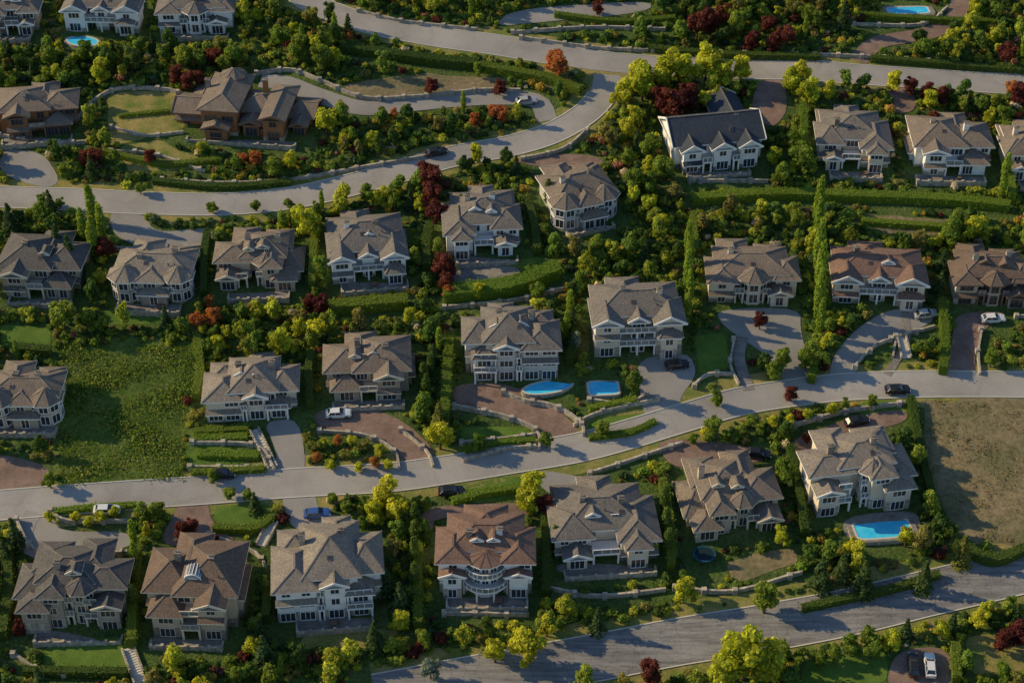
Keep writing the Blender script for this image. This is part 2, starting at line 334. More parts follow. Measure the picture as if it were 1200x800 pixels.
for uv,w,mt in [([(642,142),(626,118),(560,116),(480,123),(425,127),(372,112),(335,98),(305,95)],4.4,'conc'),([(1005,72),(1030,50),(1085,40),(1118,22),(1130,-20)],4.2,'brick'),
  ([(870,395),(866,420),(878,458)],2.2,'pav'),([(40,600),(28,625),(45,645),(110,640)],3,'conc'),([(1060,365),(1062,400),(1040,440)],1.4,'pav'),([(495,635),(500,610),(520,600),(625,596)],2.6,'brick')]:
    L=line(uv); strip('driveway',L,w,.075+dk,mt,label='narrow curving private drive'); markline(L,w/2+.5); dk+=.002
# ------------------------------------------------------------ houses
WC={}
def window_mesh(w,h,tr,cols):
    k=(round(w,1),round(h,1),tr,cols)
    if k in WC: return WC[k]
    w,h=k[0],k[1]; mb=MB(); t=.1
    mb.box(-w/2,w/2,-.02,.05,0,h,1)
    mb.box(-w/2-t,-w/2,-.09,.05,-t,h+t,0); mb.box(w/2,w/2+t,-.09,.05,-t,h+t,0)
    mb.box(-w/2,w/2,-.09,.05,h,h+t,0); mb.box(-w/2,w/2,-.13,.05,-t,0,0)
    for c in range(1,cols):
        x=-w/2+w*c/cols; mb.box(x-.04,x+.04,-.07,.0,0,h,0)
    WC[k]=mb.mesh('window',[tr,'glass'],False); return WC[k]
def hip(rb,wb,x0,x1,y0,y1,z,s,e0='h',e1='h',axis='x',ov=.75):
    if axis=='y': x0,x1,y0,y1=y0,y1,x0,x1
    def t(p): return (p[1],p[0],p[2]) if axis=='y' else p
    def poly(b,pts,m=0):
        pts=[t(p) for p in pts]
        if axis=='y': pts=pts[::-1]
        b.poly(pts,m)
    wx0,wx1,wy0,wy1=x0,x1,y0,y1
    x0-=ov;x1+=ov;y0-=ov;y1+=ov; r=(y1-y0)/2; ym=(y0+y1)/2; hz=s*r
    ra=min(r,(x1-x0)/2-.05) 
    xa=x0+(ra if e0=='h' else 0); xb=x1-(ra if e1=='h' else 0)
    A,B,C,D=(x0,y0,z),(x1,y0,z),(x1,y1,z),(x0,y1,z); E,F=(xa,ym,z+hz),(xb,ym,z+hz)
    poly(rb,[A,B,F,E]); poly(rb,[C,D,E,F])
    fz=.24
    if e0=='h': poly(rb,[D,A,E])
    if e1=='h': poly(rb,[B,C,F])
    for a,b in((A,B),(B,C),(C,D),(D,A)): poly(rb,[(a[0],a[1],z-fz),(b[0],b[1],z-fz),b,a],1)
    poly(rb,[(D[0],D[1],z-fz),(C[0],C[1],z-fz),(B[0],B[1],z-fz),(A[0],A[1],z-fz)],1)
    up=lambda p:(p[0],p[1],p[2]+.03)
    rb.beam(t(up(E)),t(up(F)),.3,.1,2)
    for c,q,e in((A,E,e0),(D,E,e0),(B,F,e1),(C,F,e1)):
        if e=='h': rb.beam(t(up(c)),t(up(q)),.26,.08,2)
        else:
            rb.beam(t((c[0],c[1],c[2]-.05)),t((q[0],q[1],q[2]-.05)),.16,.42,1)
    for e,xw,dx in((e0,wx0,.25),(e1,wx1,-.25)):
        if e=='g':
            poly(wb,[(xw,wy0,z-.1),(xw,wy1,z-.1),(xw,wy1,z+s*ov-.06),(xw,ym,z+hz-.08),(xw,wy0,z+s*ov-.06)])
def house(u,v,wpx,hpx,rot,style,roof,wall,label,seed,floors=2,trim='trim',garage=False,low='stone',terrace=True,arch=False):
    rd=random.Random(seed); x,y,dep=Pt(u,v); S=FP/dep; FH=2.6 if floors<3 else 2.5; s=rd.uniform(.36,.46)
    W=(wpx/S)-1.5; Hh=floors*FH+.2; Hl=(floors-1)*FH+.25
    D=max(9,min(18.5,(hpx/S-.79*Hh)/.62-1.3)); W-=abs(math.sin(R(rot)))*D*.55
    z=float(H(x,y))+.15; rz=R(rot)
    base=O('house',None,None,(x,y,z),rz,label=label,category='house',group='hillside houses'); base.empty_display_size=2
    wb,rb,lb=MB(),MB(),MB(); V=[]; TUR=[]; BAL=[]; w=W/2; DOR=[]
    def vol(x0,x1,y0,y1,zt,axis='x',e0='h',e1='h',rs=s,z0=-1.8,win=True,ov=.75):
        V.append((x0,x1,y0,y1,zt,win,z0)); wb.box(x0,x1,y0,y1,z0,zt)
        hip(rb,wb,x0,x1,y0,y1,zt,rs,e0,e1,axis,ov)
        if z0<0 and zt>4.5: lb.box(x0-.05,x1+.05,y0-.05,y1+.05,z0,FH-.35 if floors>2 else .9)
    def tur(cx,cy,r,zt,n=8,rings=False,cone=.5):
        TUR.append((cx,cy,r,zt)); pts=[(cx+r*math.cos(2*math.pi*(k+.5)/n),cy+r*math.sin(2*math.pi*(k+.5)/n)) for k in range(n)]
        for k in range(n):
            a,b=pts[k],pts[(k+1)%n]; wb.poly([(*a,-1.8),(*b,-1.8),(*b,zt),(*a,zt)])
        ro=r+.7; po=[(cx+ro*math.cos(2*math.pi*(k+.5)/n),cy+ro*math.sin(2*math.pi*(k+.5)/n)) for k in range(n)]; ap=(cx,cy,zt+ro*cone)
        for k in range(n):
            a,b=po[k],po[(k+1)%n]; rb.poly([(*a,zt),(*b,zt),ap]); rb.poly([(*a,zt-.24),(*b,zt-.24),(*b,zt),(*a,zt)],1); rb.beam((*a,zt+.03),(ap[0],ap[1],ap[2]+.03),.16,.06,2)
        rb.poly([(*q,zt-.24) for q in po][::-1],1)
        if rings:
            for fl in range(1,floors):
                zz=fl*FH; rr=r+(1.5 if fl==1 else .9); bb=MB(); rl=MB(); m_=14
                ar=[(cx+rr*math.cos(a),cy+rr*math.sin(a)) for a in np.linspace(-math.pi*.97,-math.pi*.03,m_)]
                bb.poly([(*p,zz) for p in ar]+[(cx,cy,zz)]); bb.poly([(*p,zz-.3) for p in ar][::-1]+[(cx,cy,zz-.3)])
                for p,q in zip(ar[:-1],ar[1:]):
                    bb.poly([(*p,zz-.3),(*q,zz-.3),(*q,zz),(*p,zz)]); rl.beam((*p,zz+1),(*q,zz+1),.12,.1,0); rl.poly([(*p,zz+.08),(*q,zz+.08),(*q,zz+.95),(*p,zz+.95)],1); rl.box(p[0]-.05,p[0]+.05,p[1]-.05,p[1]+.05,zz,zz+1,0)
                O('balcony',bb.mesh('balcony',[trim],False),base,label='curved white balcony floor'); O('railing',rl.mesh('railing',[trim,'railglass'],False),base)
                if fl==1:
                    for k in(2,5,8,11):
                        pb=MB(); p=ar[k]; pb.tube((p[0],p[1]+.3,-1.5),(p[0],p[1]+.3,zz-.3),.18,.16,0,10); O('column',pb.mesh('column',[trim],False),base)
    def dormer(xc,wd,y0,z0,h,dl): vol(xc-wd/2,xc+wd/2,y0,y0+dl,z0+h,'y','g','h',.6,z0-.3,False,.35); DOR.append((xc,y0,z0,h,wd))
    d=D; j=rd.uniform(-.04,.04)*W; sx=-1 if rd.random()<.4 else 1
    _vol=vol
    if style in(0,2,5,9) and sx<0:
        def vol(x0,x1,*a,**k): _vol(-x1,-x0,*a,**k)
    fb_=lambda a,b,c,e: (a,b,c,e) if (sx>0 or style not in(0,2,5,9)) else (-b,-a,c,e)
    if style==0:
        vol(-.37*W,.4*W,.32*d,d,Hh,'x'); vol(-w,-.14*W+j,.12*d,.8*d,Hh-.4,'y'); vol(.15*W+j,w,.22*d,.72*d,Hh-.45,'x'); vol(.2*W,.4*W,.04*d,.5*d,Hl,'y','g'); vol(-.4*W,-.2*W,0,.4*d,Hh-.55,'y'); BAL+=[fb_(-.13*W+j,.15*W+j,.1*d,.3*d)]
        vol(-.1*W,.16*W,.6*d,d+2.6,Hh-.2,'y'); vol(.2*W,.44*W,.5*d,d+1.2,Hh-.6,'y')
    elif style==1:
        vol(-.4*W,.38*W,.28*d,.95*d,Hh,'x'); tur(0,.22*d+.4,min(2.9,.16*W),Hh-.3); vol(-w,-.22*W,.1*d,.7*d,Hh-.45,'y'); vol(.26*W,w,.2*d,.75*d,Hh-.5,'x'); vol(.2*W,.4*W,.02*d,.5*d,Hl,'y','g'); BAL+=[(-.22*W,-.1*W,.1*d,.27*d),(.1*W,.2*W,.1*d,.27*d)]
        vol(-.34*W,-.06*W,.7*d,d+2.4,Hh-.35,'y'); vol(.1*W,.34*W,.6*d,d+1,Hh-.6,'y')
    elif style==2:
        vol(-.46*W,.16*W,.22*d,d,Hh,'x'); vol(.06*W+j,w,.3*d,.9*d,Hh-.5,'x'); vol(-.36*W,-.1*W,.04*d,.6*d,Hh-.25,'y','g'); vol(.12*W,.42*W,.06*d,.5*d,Hl,'x'); vol(-w,-.3*W,.35*d,.8*d,Hl,'y'); BAL+=[fb_(-.1*W,.12*W,.04*d,.22*d)]
        vol(-.05*W,.24*W,.55*d,d+2,Hh-.3,'y')
    elif style==3:
        vol(-w+.8,w-.8,.26*d,.95*d,Hh); tur(-w+2.7,.26*d,2.9,Hh-.2,8,False); tur(w-2.8,.3*d,2.7,Hh-.35); vol(-.16*W,.14*W,.08*d,.6*d,Hh-.4,'y'); vol(-.12*W,.2*W,-.02*d,.3*d,Hl,'x'); BAL+=[(-.3*W,-.16*W,.1*d,.26*d),(.14*W,.3*W,.1*d,.26*d)]
        vol(-.3*W,.0*W,.6*d,d+2,Hh+.2,'y'); vol(.12*W,.4*W,.55*d,d+1,Hh-.4,'y')
    elif style==4:
        vol(-w,w,.2*d,.85*d,Hh,'x','g','g',.55); vol(.12*W,.44*W,.5*d,d+4.5,Hh-.2,'y','h','g',.55)
        for q in(-.33,0.02,.33): vol(q*W-1.8,q*W+1.8,.06*d,.5*d,Hh-.3,'y','g','h',.62)
        BAL+=[(-.22*W,-.1*W,.04*d,.2*d),(.13*W,.22*W,.04*d,.2*d)]
    elif style==5:
        vol(-.22*W,.28*W,.16*d,d,Hh+.35,'x'); vol(-w,-.12*W,.04*d,.72*d,Hh-.45,'y'); vol(.22*W,w,.26*d,.85*d,Hh-.5,'x'); vol(-.04*W,.16*W,.04*d,.55*d,Hh-.15,'y','g'); vol(.2*W,.4*W,.06*d,.4*d,Hl,'x'); BAL+=[fb_(-.12*W,-.04*W,.04*d,.16*d),fb_(.16*W,.42*W,.02*d,.2*d)]
        vol(-w+1,-.2*W,.65*d,d,Hh-.6,'x'); vol(.0*W,.2*W,.8*d,d+2,Hh-.3,'y')
    elif style==6:
        vol(-.45*W,.45*W,.26*d,.95*d,Hh); vol(-w+.3,-.22*W,.06*d,.65*d,Hh-.3,'y','g','h',.52); vol(.2*W,w-.3,.06*d,.6*d,Hh-.35,'y','g','h',.52); vol(-.08*W,.08*W,.14*d,.6*d,Hh-.45,'y','g','h',.58); vol(.24*W,.42*W,-.05*d,.3*d,Hl,'x'); BAL+=[(-.22*W,.2*W,.08*d,.26*d)]
        vol(-.25*W,.05*W,.7*d,d+2,Hh-.4,'y')
    elif style==7:
        vol(-.28*W,-.02*W,.1*d,.95*d,Hh+.8,'y'); vol(-w,-.2*W,.25*d,.66*d,Hl+.8,'x','g'); vol(-.06*W,.24*W,.34*d,.8*d,Hl+1.2,'x'); vol(.18*W,.33*W,.05*d,.85*d,Hh-.2,'y','g'); vol(.28*W,w,.38*d,.8*d,Hl,'x','h','g'); vol(-.24*W,-.08*W,-.04*d,.3*d,Hl+.2,'y','g'); tur(-.14*W,.85*d,2.2,Hh+2.0)
        vol(-.42*W,-.3*W,.45*d,d,Hl+.3,'y'); vol(.02*W,.14*W,.12*d,.5*d,Hl+.3,'y','g'); vol(.38*W,.47*W,.2*d,.6*d,Hl-.2,'y','g'); BAL+=[(.15*W,.19*W,.2*d,.34*d)]
    elif style==8:
        vol(-.38*W,.38*W,.34*d,d,Hh,'x'); tur(0,.26*d,min(3.2,.18*W),Hh-.45,12,True,.2); vol(-w,-.2*W,.12*d,.75*d,Hh-.35,'y'); vol(.2*W,w,.12*d,.75*d,Hh-.4,'y'); vol(-.46*W,-.26*W,.02*d,.4*d,Hl,'y','g'); vol(.26*W,.46*W,.02*d,.4*d,Hl,'y','g'); BAL+=[(-.2*W,-.14*W,.2*d,.33*d)]
        vol(-.2*W,.2*W,.7*d,d+2.4,Hh-.3,'y'); dormer(-.09*W,1.5,.42*d,Hh+.2,.8,2.6); dormer(.09*W,1.5,.42*d,Hh+.2,.8,2.6)
    elif style==9:   # wide, low and irregular
        vol(-.3*W,.2*W,.4*d,d,Hh,'x'); vol(-w,-.24*W,.3*d,.85*d,Hl+.2,'x'); vol(.1*W,w,.34*d,.8*d,Hh-.5,'x'); vol(-.26*W,-.06*W,.14*d,.6*d,Hh-.3,'y','h'); vol(.26*W,.46*W,.1*d,.6*d,Hl+.1,'y','g'); vol(-.44*W,-.2*W,.06*d,.4*d,Hl,'y','h'); tur(.1*W,.36*d,2.2,Hh-.4); BAL+=[fb_(-.06*W,.03*W,.2*d,.39*d),fb_(.12*W,.26*W,.16*d,.33*d)]
        vol(-.36*W,-.1*W,.65*d,d+1.5,Hh-.5,'y'); vol(.06*W,.3*W,.6*d,d+2,Hh-.25,'y')
    if style not in(4,7,8) and not arch:
        for k in range(rd.choice((0,1,2))): dormer((rd.uniform(-.14,-.03) if k else rd.uniform(.03,.16))*W,rd.choice((1.5,1.9)),(.44+.05*k)*d,Hh+.4,.8,2.6)
    O('wall',wb.mesh('wall',['wall_'+wall],True),base); 
    if lb.v: O('stone_base',lb.mesh('stone_base',[low],True),base)
    for(x0,x1,y0,y1,zt,win,z0)in V[1:3]:
        if win and rd.random()<.7 and zt>Hl+.5:
            zz=Hh-FH-.15; rb.poly([(x0-.2,y0-1.0,zz-.45),(x1+.2,y0-1.0,zz-.45),(x1+.2,y0+.02,zz+.1),(x0-.2,y0+.02,zz+.1)]); rb.box(x0-.2,x1+.2,y0-1.02,y0-.95,zz-.65,zz-.45,1); rb.poly([(x0-.2,y0-1,zz-.6),(x0-.2,y0,zz-.6),(x1+.2,y0,zz-.6),(x1+.2,y0-1,zz-.6)],1)
    roofo=O('roof',rb.mesh('roof',['roof_'+roof,trim,{'slate':'roof_grey','dark':'roof_grey','red':'roof_red','brown':'roof_taupe'}.get(roof,'roof_light')],True),base)
    if arch:   # white arched skylight on the front roof slope
        sb=MB(); r_=1.35; n_=8; yc=.36*d; zc=Hh+s*(.14*d+.75)-.15
        for k in range(n_):
            a0,a1=math.pi*k/n_,math.pi*(k+1)/n_; p=lambda a,rr,yy:(rr*math.cos(a),yy,zc+rr*math.sin(a)*.85)
            sb.poly([p(a0,r_,yc),p(a1,r_,yc),p(a1,r_,yc+2.6),p(a0,r_,yc+2.6)],1); sb.poly([p(a0,r_,yc),p(a1,r_,yc),(0,yc,zc)],1); sb.beam(p(a0,r_+.03,yc-.03),p(a1,r_+.03,yc-.03),.16,.16,0); sb.beam(p(a0,r_+.04,yc),p(a0,r_+.04,yc+2.6),.1,.08,0); sb.beam((0,yc-.04,zc),p(a0,r_,yc-.04),.08,.08,0)
        O('arched_skylight',sb.mesh('arched_skylight',['trim','railglass'],False),roofo,label='white framed arched skylight on brown roof')
    for k in range(rd.choice((1,2,2))):
        cb=MB(); cx=rd.uniform(.12,.3)*W*(1 if k else -1); cy=rd.uniform(.5,.75)*d; ct=Hh+s*d*.3+.9
        cb.box(cx-.5,cx+.5,cy-.4,cy+.4,Hh-1,ct,0); cb.box(cx-.6,cx+.6,cy-.5,cy+.5,ct,ct+.15,1); cb.tube((cx-.25,cy,ct+.15),(cx-.25,cy,ct+.45),.14,.12,1); cb.tube((cx+.25,cy,ct+.15),(cx+.25,cy,ct+.45),.14,.12,1)
        O('chimney',cb.mesh('chimney',[rd.choice(['stone','stoned','wall_'+wall]),'stoned'],True),roofo)
    if style!=7:
      for k in range(rd.choice((1,2,3))):
        x0,x1,y0,y1,zt=V[0][:5]; yy=y0+rd.uniform(.12,.3)*(y1-y0); xx=rd.uniform(x0*.4,x1*.5); sl=.55 if style==4 else s; zz=zt+sl*(yy-y0+.75)
        sb=MB(); h=.4; n=Vector((0,-sl,1)).normalized()*.12
        if k<1:
            a=Vector((xx,yy-h,zz-sl*h));b_=Vector((xx,yy+h,zz+sl*h)); sb.beam(a+n*.3,b_+n*.3,.8,.16,0); sb.beam(a+n*.3+Vector((0,.1,.1*sl)),b_+n*.3-Vector((0,.1,.1*sl)),.65,.19,1); O('skylight',sb.mesh('skylight',['trimb','glass'],False),roofo)
        else:
            sb.tube((xx+2,yy,zz-.1),(xx+2,yy,zz+.45),.1,.1,0); sb.tube((xx+2,yy,zz+.45),(xx+2,yy,zz+.52),.15,.12,0); O('roof_vent',sb.mesh('roof_vent',['roof_dark'],False),roofo)
    def blocked(px,py,pz,own):
        for q in V:
            if q is own: continue
            if q[0]-.35<px<q[1]+.35 and q[2]-.1<py<q[3] and q[6]<pz<q[4]+.6: return True
        for(a,b,r,zt)in TUR:
            if (px-a)**2+(py-b)**2<(r+.3)**2: return True
        return False
    nw=0
    for q in V:
        x0,x1,y0,y1,zt,win,z0=q
        if not win: continue
        ln=x1-x0; n=max(1,int(ln/rd.choice((2.2,2.6,2.9)))); cw=ln/n
        for fl in range(floors):
            zz=fl*FH+.8; hh=1.3
            if fl==0: hh=1.75; zz=.25
            if zz+hh>zt-.15: continue
            if garage and fl==0 and q is V[2]:
                ng=max(1,int(ln/3.1))
                for k in range(ng):
                    gb=MB(); gb.box(-1.25,1.25,-.04,.08,0,2.1,0)
                    for r_ in range(1,4): gb.box(-1.25,1.25,-.06,-.035,r_*.55-.02,r_*.55+.02,1)
                    gb.box(-1.4,-1.25,-.1,.05,0,2.25,1); gb.box(1.25,1.4,-.1,.05,0,2.25,1); gb.box(-1.25,1.25,-.1,.05,2.1,2.25,1)
                    O('garage_door',gb.mesh('garage_door',['garage',trim],False),base,(x0+ln*(k+.5)/ng,y0-.07,0.02))
                continue
            big=rd.random()<.6
            for k in range(n):
                xc=x0+cw*(k+.5)
                if blocked(xc,y0-.3,zz+.6,q) or rd.random()<.08: continue
                ww=min(cw-.45,2.3 if big else 1.3)
                if ww<.6 or nw>70: continue
                O('window',window_mesh(ww,hh,trim,3 if ww>1.9 else (2 if ww>1.1 else 1)),base,(xc,y0-.06,zz)); nw+=1
        for sd,xx in((-1,x0),(1,x1)):
            for yy in (y0+(y1-y0)*.25,y0+(y1-y0)*.6):
                for fl in range(1,floors):
                    zz=fl*FH+.8
                    if zz+1.3>zt-.15 or blocked(xx+sd*.4,yy,zz+.5,q): continue
                    O('window',window_mesh(1.2,1.2,trim,2),base,(xx+sd*.02,yy,zz),math.pi/2 if sd>0 else -math.pi/2); nw+=1
    for(a,b,r,zt)in TUR:
        for fl in range(floors):
            for k in(-2,-1,0,1,2):
                n_=12 if style==8 else 8; st_=2*math.pi/n_
                an=-math.pi/2+k*st_; rr=r*math.cos(math.pi/n_)+.02; px,py=a+rr*math.cos(an),b+rr*math.sin(an)
                if any(q[0]-.2<px<q[1]+.2 and q[2]-.1<py<q[3] for q in V): continue
                O('window',window_mesh(min(1.7,r*(.55 if n_==8 else .36)),1.4 if fl else 1.8,trim,2),base,(px,py,fl*FH+.55),an+math.pi/2)
    for(xc,y0,z0_,h,wd)in DOR: O('window',window_mesh(wd-.8,.7,trim,2),base,(xc,y0-.04,z0_+.1))
    for(x0,x1,y0,y1)in BAL:
        for fl in range(1,floors):
            zz=fl*FH; e=.06; bb=MB(); yy=y0-.4 if fl==1 else y0+.2
            bb.box(x0+e,x1-e,yy,y1-.02,zz-.28,zz,0); O('balcony',bb.mesh('balcony',[trim],False),base)
            rb2=MB(); n=max(2,int((x1-x0)/1.3))
            for k in range(n+1):
                xx=x0+.12+(x1-x0-.24)*k/n; rb2.box(xx-.05,xx+.05,yy+.02,yy+.12,zz,zz+1.0,0)
            rb2.box(x0+.1,x1-.1,yy+.0,yy+.14,zz+1.0,zz+1.08,0); rb2.box(x0+.17,x1-.17,yy+.06,yy+.08,zz+.1,zz+.98,1)
            O('railing',rb2.mesh('railing',[trim,'railglass'],False),base)
            for xx in ((x0+.3,x1-.3) if x1-x0<5 else (x0+.3,(x0+x1)/2,x1-.3)):
                pb=MB(); pb.box(xx-.16,xx+.16,yy+.15,yy+.47,(fl-1)*FH if fl>1 else -1.2,zz-.28,0); pb.box(xx-.22,xx+.22,yy+.09,yy+.53,zz-.45,zz-.285,0)
                O('column',pb.mesh('column',[trim],False),base)
    if not garage:
        db=MB(); db.box(-.55,.55,-.05,.08,0,2.15,0); db.box(-.67,-.55,-.1,.06,0,2.27,1); db.box(.55,.67,-.1,.06,0,2.27,1); db.box(-.55,.55,-.1,.06,2.15,2.27,1); db.box(.36,.44,-.1,-.05,.95,1.1,1)
        bx=BAL[0]; O('door',db.mesh('door',['door',trim],False),base,((bx[0]+bx[1])/2+.2,V[0][2]-.16,.02))
        if terrace:
            tb=MB(); td=rd.uniform(1.2,2.6); a_,b2=-w*rd.uniform(.6,.98),w*rd.uniform(.6,.98); tb.box(a_,b2,-td,.2*d,-2.2,-.06,0); tb.box(a_-.15,b2+.15,-td-.3,-td,-2.5,.5,1); tb.box(a_-.3,a_,-td,0,-2.5,.5,1); tb.box(b2,b2+.3,-td,0,-2.5,.5,1)
            for k in range(7): xx=a_+k*(b2-a_)/6; tb.box(xx-.25,xx+.25,-td-.4,-td+.1,-2.5,.72,1)
            O('terrace',tb.mesh('terrace',['pav','stone'],True),base)
            if td>2:
                fb=MB(); fx=rd.uniform(-.3,.3)*W; fy=-1.0
                fb.tube((fx,fy,-.05),(fx,fy,.68),.06,.06,0); fb.tube((fx,fy,.68),(fx,fy,.73),.6,.6,0,14)
                for k in range(4):
                    a=k*1.57+.7; cx_,cy_=fx+math.cos(a)*.9,fy+math.sin(a)*.9; fb.box(cx_-.22,cx_+.22,cy_-.22,cy_+.22,.36,.42,0)
                    for ex in(-.2,.2):
                        for ey in(-.2,.2): fb.box(cx_+ex-.02,cx_+ex+.02,cy_+ey-.02,cy_+ey+.02,-.05,.36,0)
                O('garden_table',fb.mesh('garden_table',['trimb'],False),None,(x,y,z),rz,label='round brown garden table with four stools on the terrace',category='garden table',group='garden tables')
    c,s_=math.cos(rz),math.sin(rz); tp=lambda a,b:(x+a*c-b*s_,y+a*s_+b*c); f_=-1.0 if (garage or not terrace) else -2.8
    markpoly([tp(-w-.7,f_),tp(w+.7,f_),tp(w+.7,d+2.2),tp(-w-.7,d+2.2)])
    e=1.1; markpoly([tp(-w-e,-4.2),tp(w+e,-4.2),tp(w+e,d+2.2),tp(-w-e,d+2.2)],True,False)
    return base
HS=[
(14,44,70,60,3,0,'grey','taupe','grey shingle house with stone walls beside dense shrubs',2,'trim',0),
(120,40,98,60,-2,6,'grey','white','white gabled house above a blue swimming pool',2,'trim',0),
(230,42,94,62,2,1,'grey','white','grey roofed white house on the upper slope',2,'trim',0),
(45,163,104,70,8,2,'taupe','wood_sunlit','taupe roofed house with timber walls coloured as if orange-lit',2,'trimb',0),
(280,166,176,88,-7,7,'taupe','wood_sunlit','long timber house with broken up taupe roofs',2,'trimb',0),
(693,268,106,80,20,3,'taupe','grey','house with rounded turrets above a hedged lane',2,'trim',0),
(845,203,122,88,10,4,'slate','white','white house with long dark slate gable roof',2,'trim',0),
(1000,203,92,82,-3,0,'grey','cream','grey hip roofed house with white lit front',2,'trim',0),
(1115,208,102,80,-2,2,'taupe','white','gabled white house with taupe roof',2,'trim',0),
(1215,214,80,74,0,0,'taupe','cream','taupe roofed house at the end of the upper row',2,'trim',0),
(42,352,108,82,-4,2,'dark','taupe','grey roofed house with dark taupe walls',2,'trimc',0),
(178,358,106,74,-3,3,'light','taupe','pale grey roofed house with rounded bays',2,'trim',0),
(303,345,108,78,2,9,'taupe','tan','taupe hip roofed house with tan walls',2,'trimc',0),
(434,333,106,90,8,6,'grey','white','white house with twin front gables and grey roof',2,'trim',0),
(567,304,98,86,4,0,'grey','white','white balconied house with grey shingle roof',2,'trim',0),
(882,360,112,78,-1,1,'taupe','cream','cream symmetrical house with centre bay and garage',2,'trimc',1),
(1028,360,120,76,-4,6,'red','cream','gabled cream house with pinkish tiled roof',2,'trim',1),
(1163,362,100,74,-2,1,'brown','tan','tan house with arched dormers and brown roof',2,'trimb',1),
(28,502,100,72,0,3,'taupe','tan','taupe roofed tan house with curved balcony',2,'trim',0),
(296,494,116,76,4,5,'light','cream','cream house with pale stepped roofs and stairs',2,'trim',1),
(434,472,112,80,4,2,'taupe','taupe','taupe roofed house beside a paved turning court',2,'trimc',0),
(600,448,118,90,2,5,'grey','grey','grey stone house with stepped roofs and columns',3,'trim',1),
(748,420,118,94,4,6,'grey','cream','cream three storey house with white gables and garages',3,'trim',1),
(84,745,136,104,0,9,'dark','taupe','dark grey roofed house with wide lit living room',3,'trimc',0),
(226,752,122,116,-2,2,'brown','tan','brown roofed tan house with stacked balconies',3,'trimc',0),
(388,728,138,112,6,5,'light','white','white house with stepped roofs and many balconies',3,'trim',0),
(569,702,118,100,0,8,'red','white','white house with round centre bay and reddish roof',3,'trim',0),
(712,668,134,98,5,0,'grey','cream','cream house with broad weathered grey hip roofs',2,'trim',0),
(864,634,128,96,8,9,'taupe','tan','tan house with layered taupe roofs beside trampoline',2,'trimc',0),
(1014,606,142,100,10,9,'light','cream','cream house with pale roof and columned pool terrace',3,'trim',0),
]
for i,h in enumerate(HS):
    house(h[0],h[1],h[2],h[3],h[4],h[5],h[6],h[7],h[8],i*13+5,h[9],h[10],bool(h[11]),low='stone' if i%3 else 'stoned',terrace=(i not in(1,21,28,29)),arch=(i==24))
# ------------------------------------------------------------ walls, stairs, pools
WL=[([(300,88),(340,84),(375,96),(425,116),(480,116),(560,108),(610,108)],.9),([(90,140),(130,108),(190,106),(214,112)],.8),([(190,212),(260,216),(340,212),(410,200),(480,188),(525,178)],.7),
([(20,612),(35,640),(60,652),(150,650)],1.1),([(590,462),(615,472),(640,476),(662,484),(682,500),(684,512)],1.0),([(532,478),(590,490),(628,506),(632,528)],1.0),([(470,505),(500,530),(508,548)],.7),
([(225,520),(300,524),(322,552)],.8),([(222,548),(322,548)],.6),([(860,400),(856,430),(866,452)],.7),([(1150,388),(1146,414),(1148,440)],.7),([(1000,432),(1030,404),(1095,384)],.7),
([(930,500),(990,484),(1060,474)],.9),([(610,46),(700,58),(790,62),(960,66),(1100,75)],.8),([(600,40),(700,34),(780,36)],.8),([(420,14),(470,26),(560,36)],.7),([(612,188),(660,176),(690,152)],.8),
([(690,556),(740,540),(800,520)],.7),([(16,768),(60,790),(150,790)],.8),([(640,608),(660,600),(750,600)],.6),([(520,362),(600,354),(660,340)],.8),([(812,454),(830,440),(860,440)],.7),([(1190,372),(1230,372)],.7),
([(60,600),(80,612),(150,612)],.8),([(245,628),(300,650),(318,680)],.8),([(770,470),(700,486),(672,500)],.8),([(1000,30),(1080,30),(1110,10)],.7),([(130,292),(180,296),(240,290)],.8),([(0,160),(60,170),(100,168)],.8),
([(790,690),(860,694),(940,672)],.8),([(640,690),(700,700),(780,692)],.8),([(520,720),(620,722)],.8),([(820,214),(900,214)],.8),([(540,520),(600,514),(628,510)],.7),([(374,506),(430,512),(462,530),(468,552)],.7),
([(130,150),(170,160),(215,156)],.6),([(130,178),(180,182),(240,202)],.6),([(545,540),(590,528),(628,524)],.7),([(690,470),(735,474),(760,462)],.7),([(1050,396),(1046,420)],.6)]
for uv,h in WL:
    L=line(uv,1.2); wallstrip('retaining_wall',L,0,.4,h,'stone',.3,True,label='low pale stone retaining wall with short piers',category='wall',group='stone garden walls'); markline(L,.5); markline(L-np.array([0,1.0]),.8,False,True); markline(L-np.array([0,2.0]),1,True,False)
def stairs(a,b,wd):
    pa,pb=P(*a),P(*b); za,zb=float(H(*pa)),float(H(*pb)); n=14; mb=MB(); L=math.dist(pa,pb); hd=math.atan2(pb[1]-pa[1],pb[0]-pa[0])
    for k in range(n): mb.box(L*k/n,L*(k+1)/n,-wd/2,wd/2,-1.5,(zb-za)*(k+.5)/n+.25,0)
    for s_ in(-1,1):
        for k in range(n): mb.box(L*k/n,L*(k+1)/n-.003,s_*(wd/2+.17)-.15,s_*(wd/2+.17)+.15,-1.5,(zb-za)*(k+.5)/n+.7,1)
    O('garden_staircase',mb.mesh('garden_staircase',['kerb','stone'],True),None,(*pa,za),hd,label='pale concrete garden steps between stone side walls',category='stairs'); markline([((1-t)*pa[0]+t*pb[0],(1-t)*pa[1]+t*pb[1]) for t in np.linspace(0,1,12)],1.4)
stairs((320,550),(298,504),1.3); stairs((1062,420),(1056,396),1.4); stairs((165,800),(150,760),1.6); stairs((320,612),(306,640),1.4)
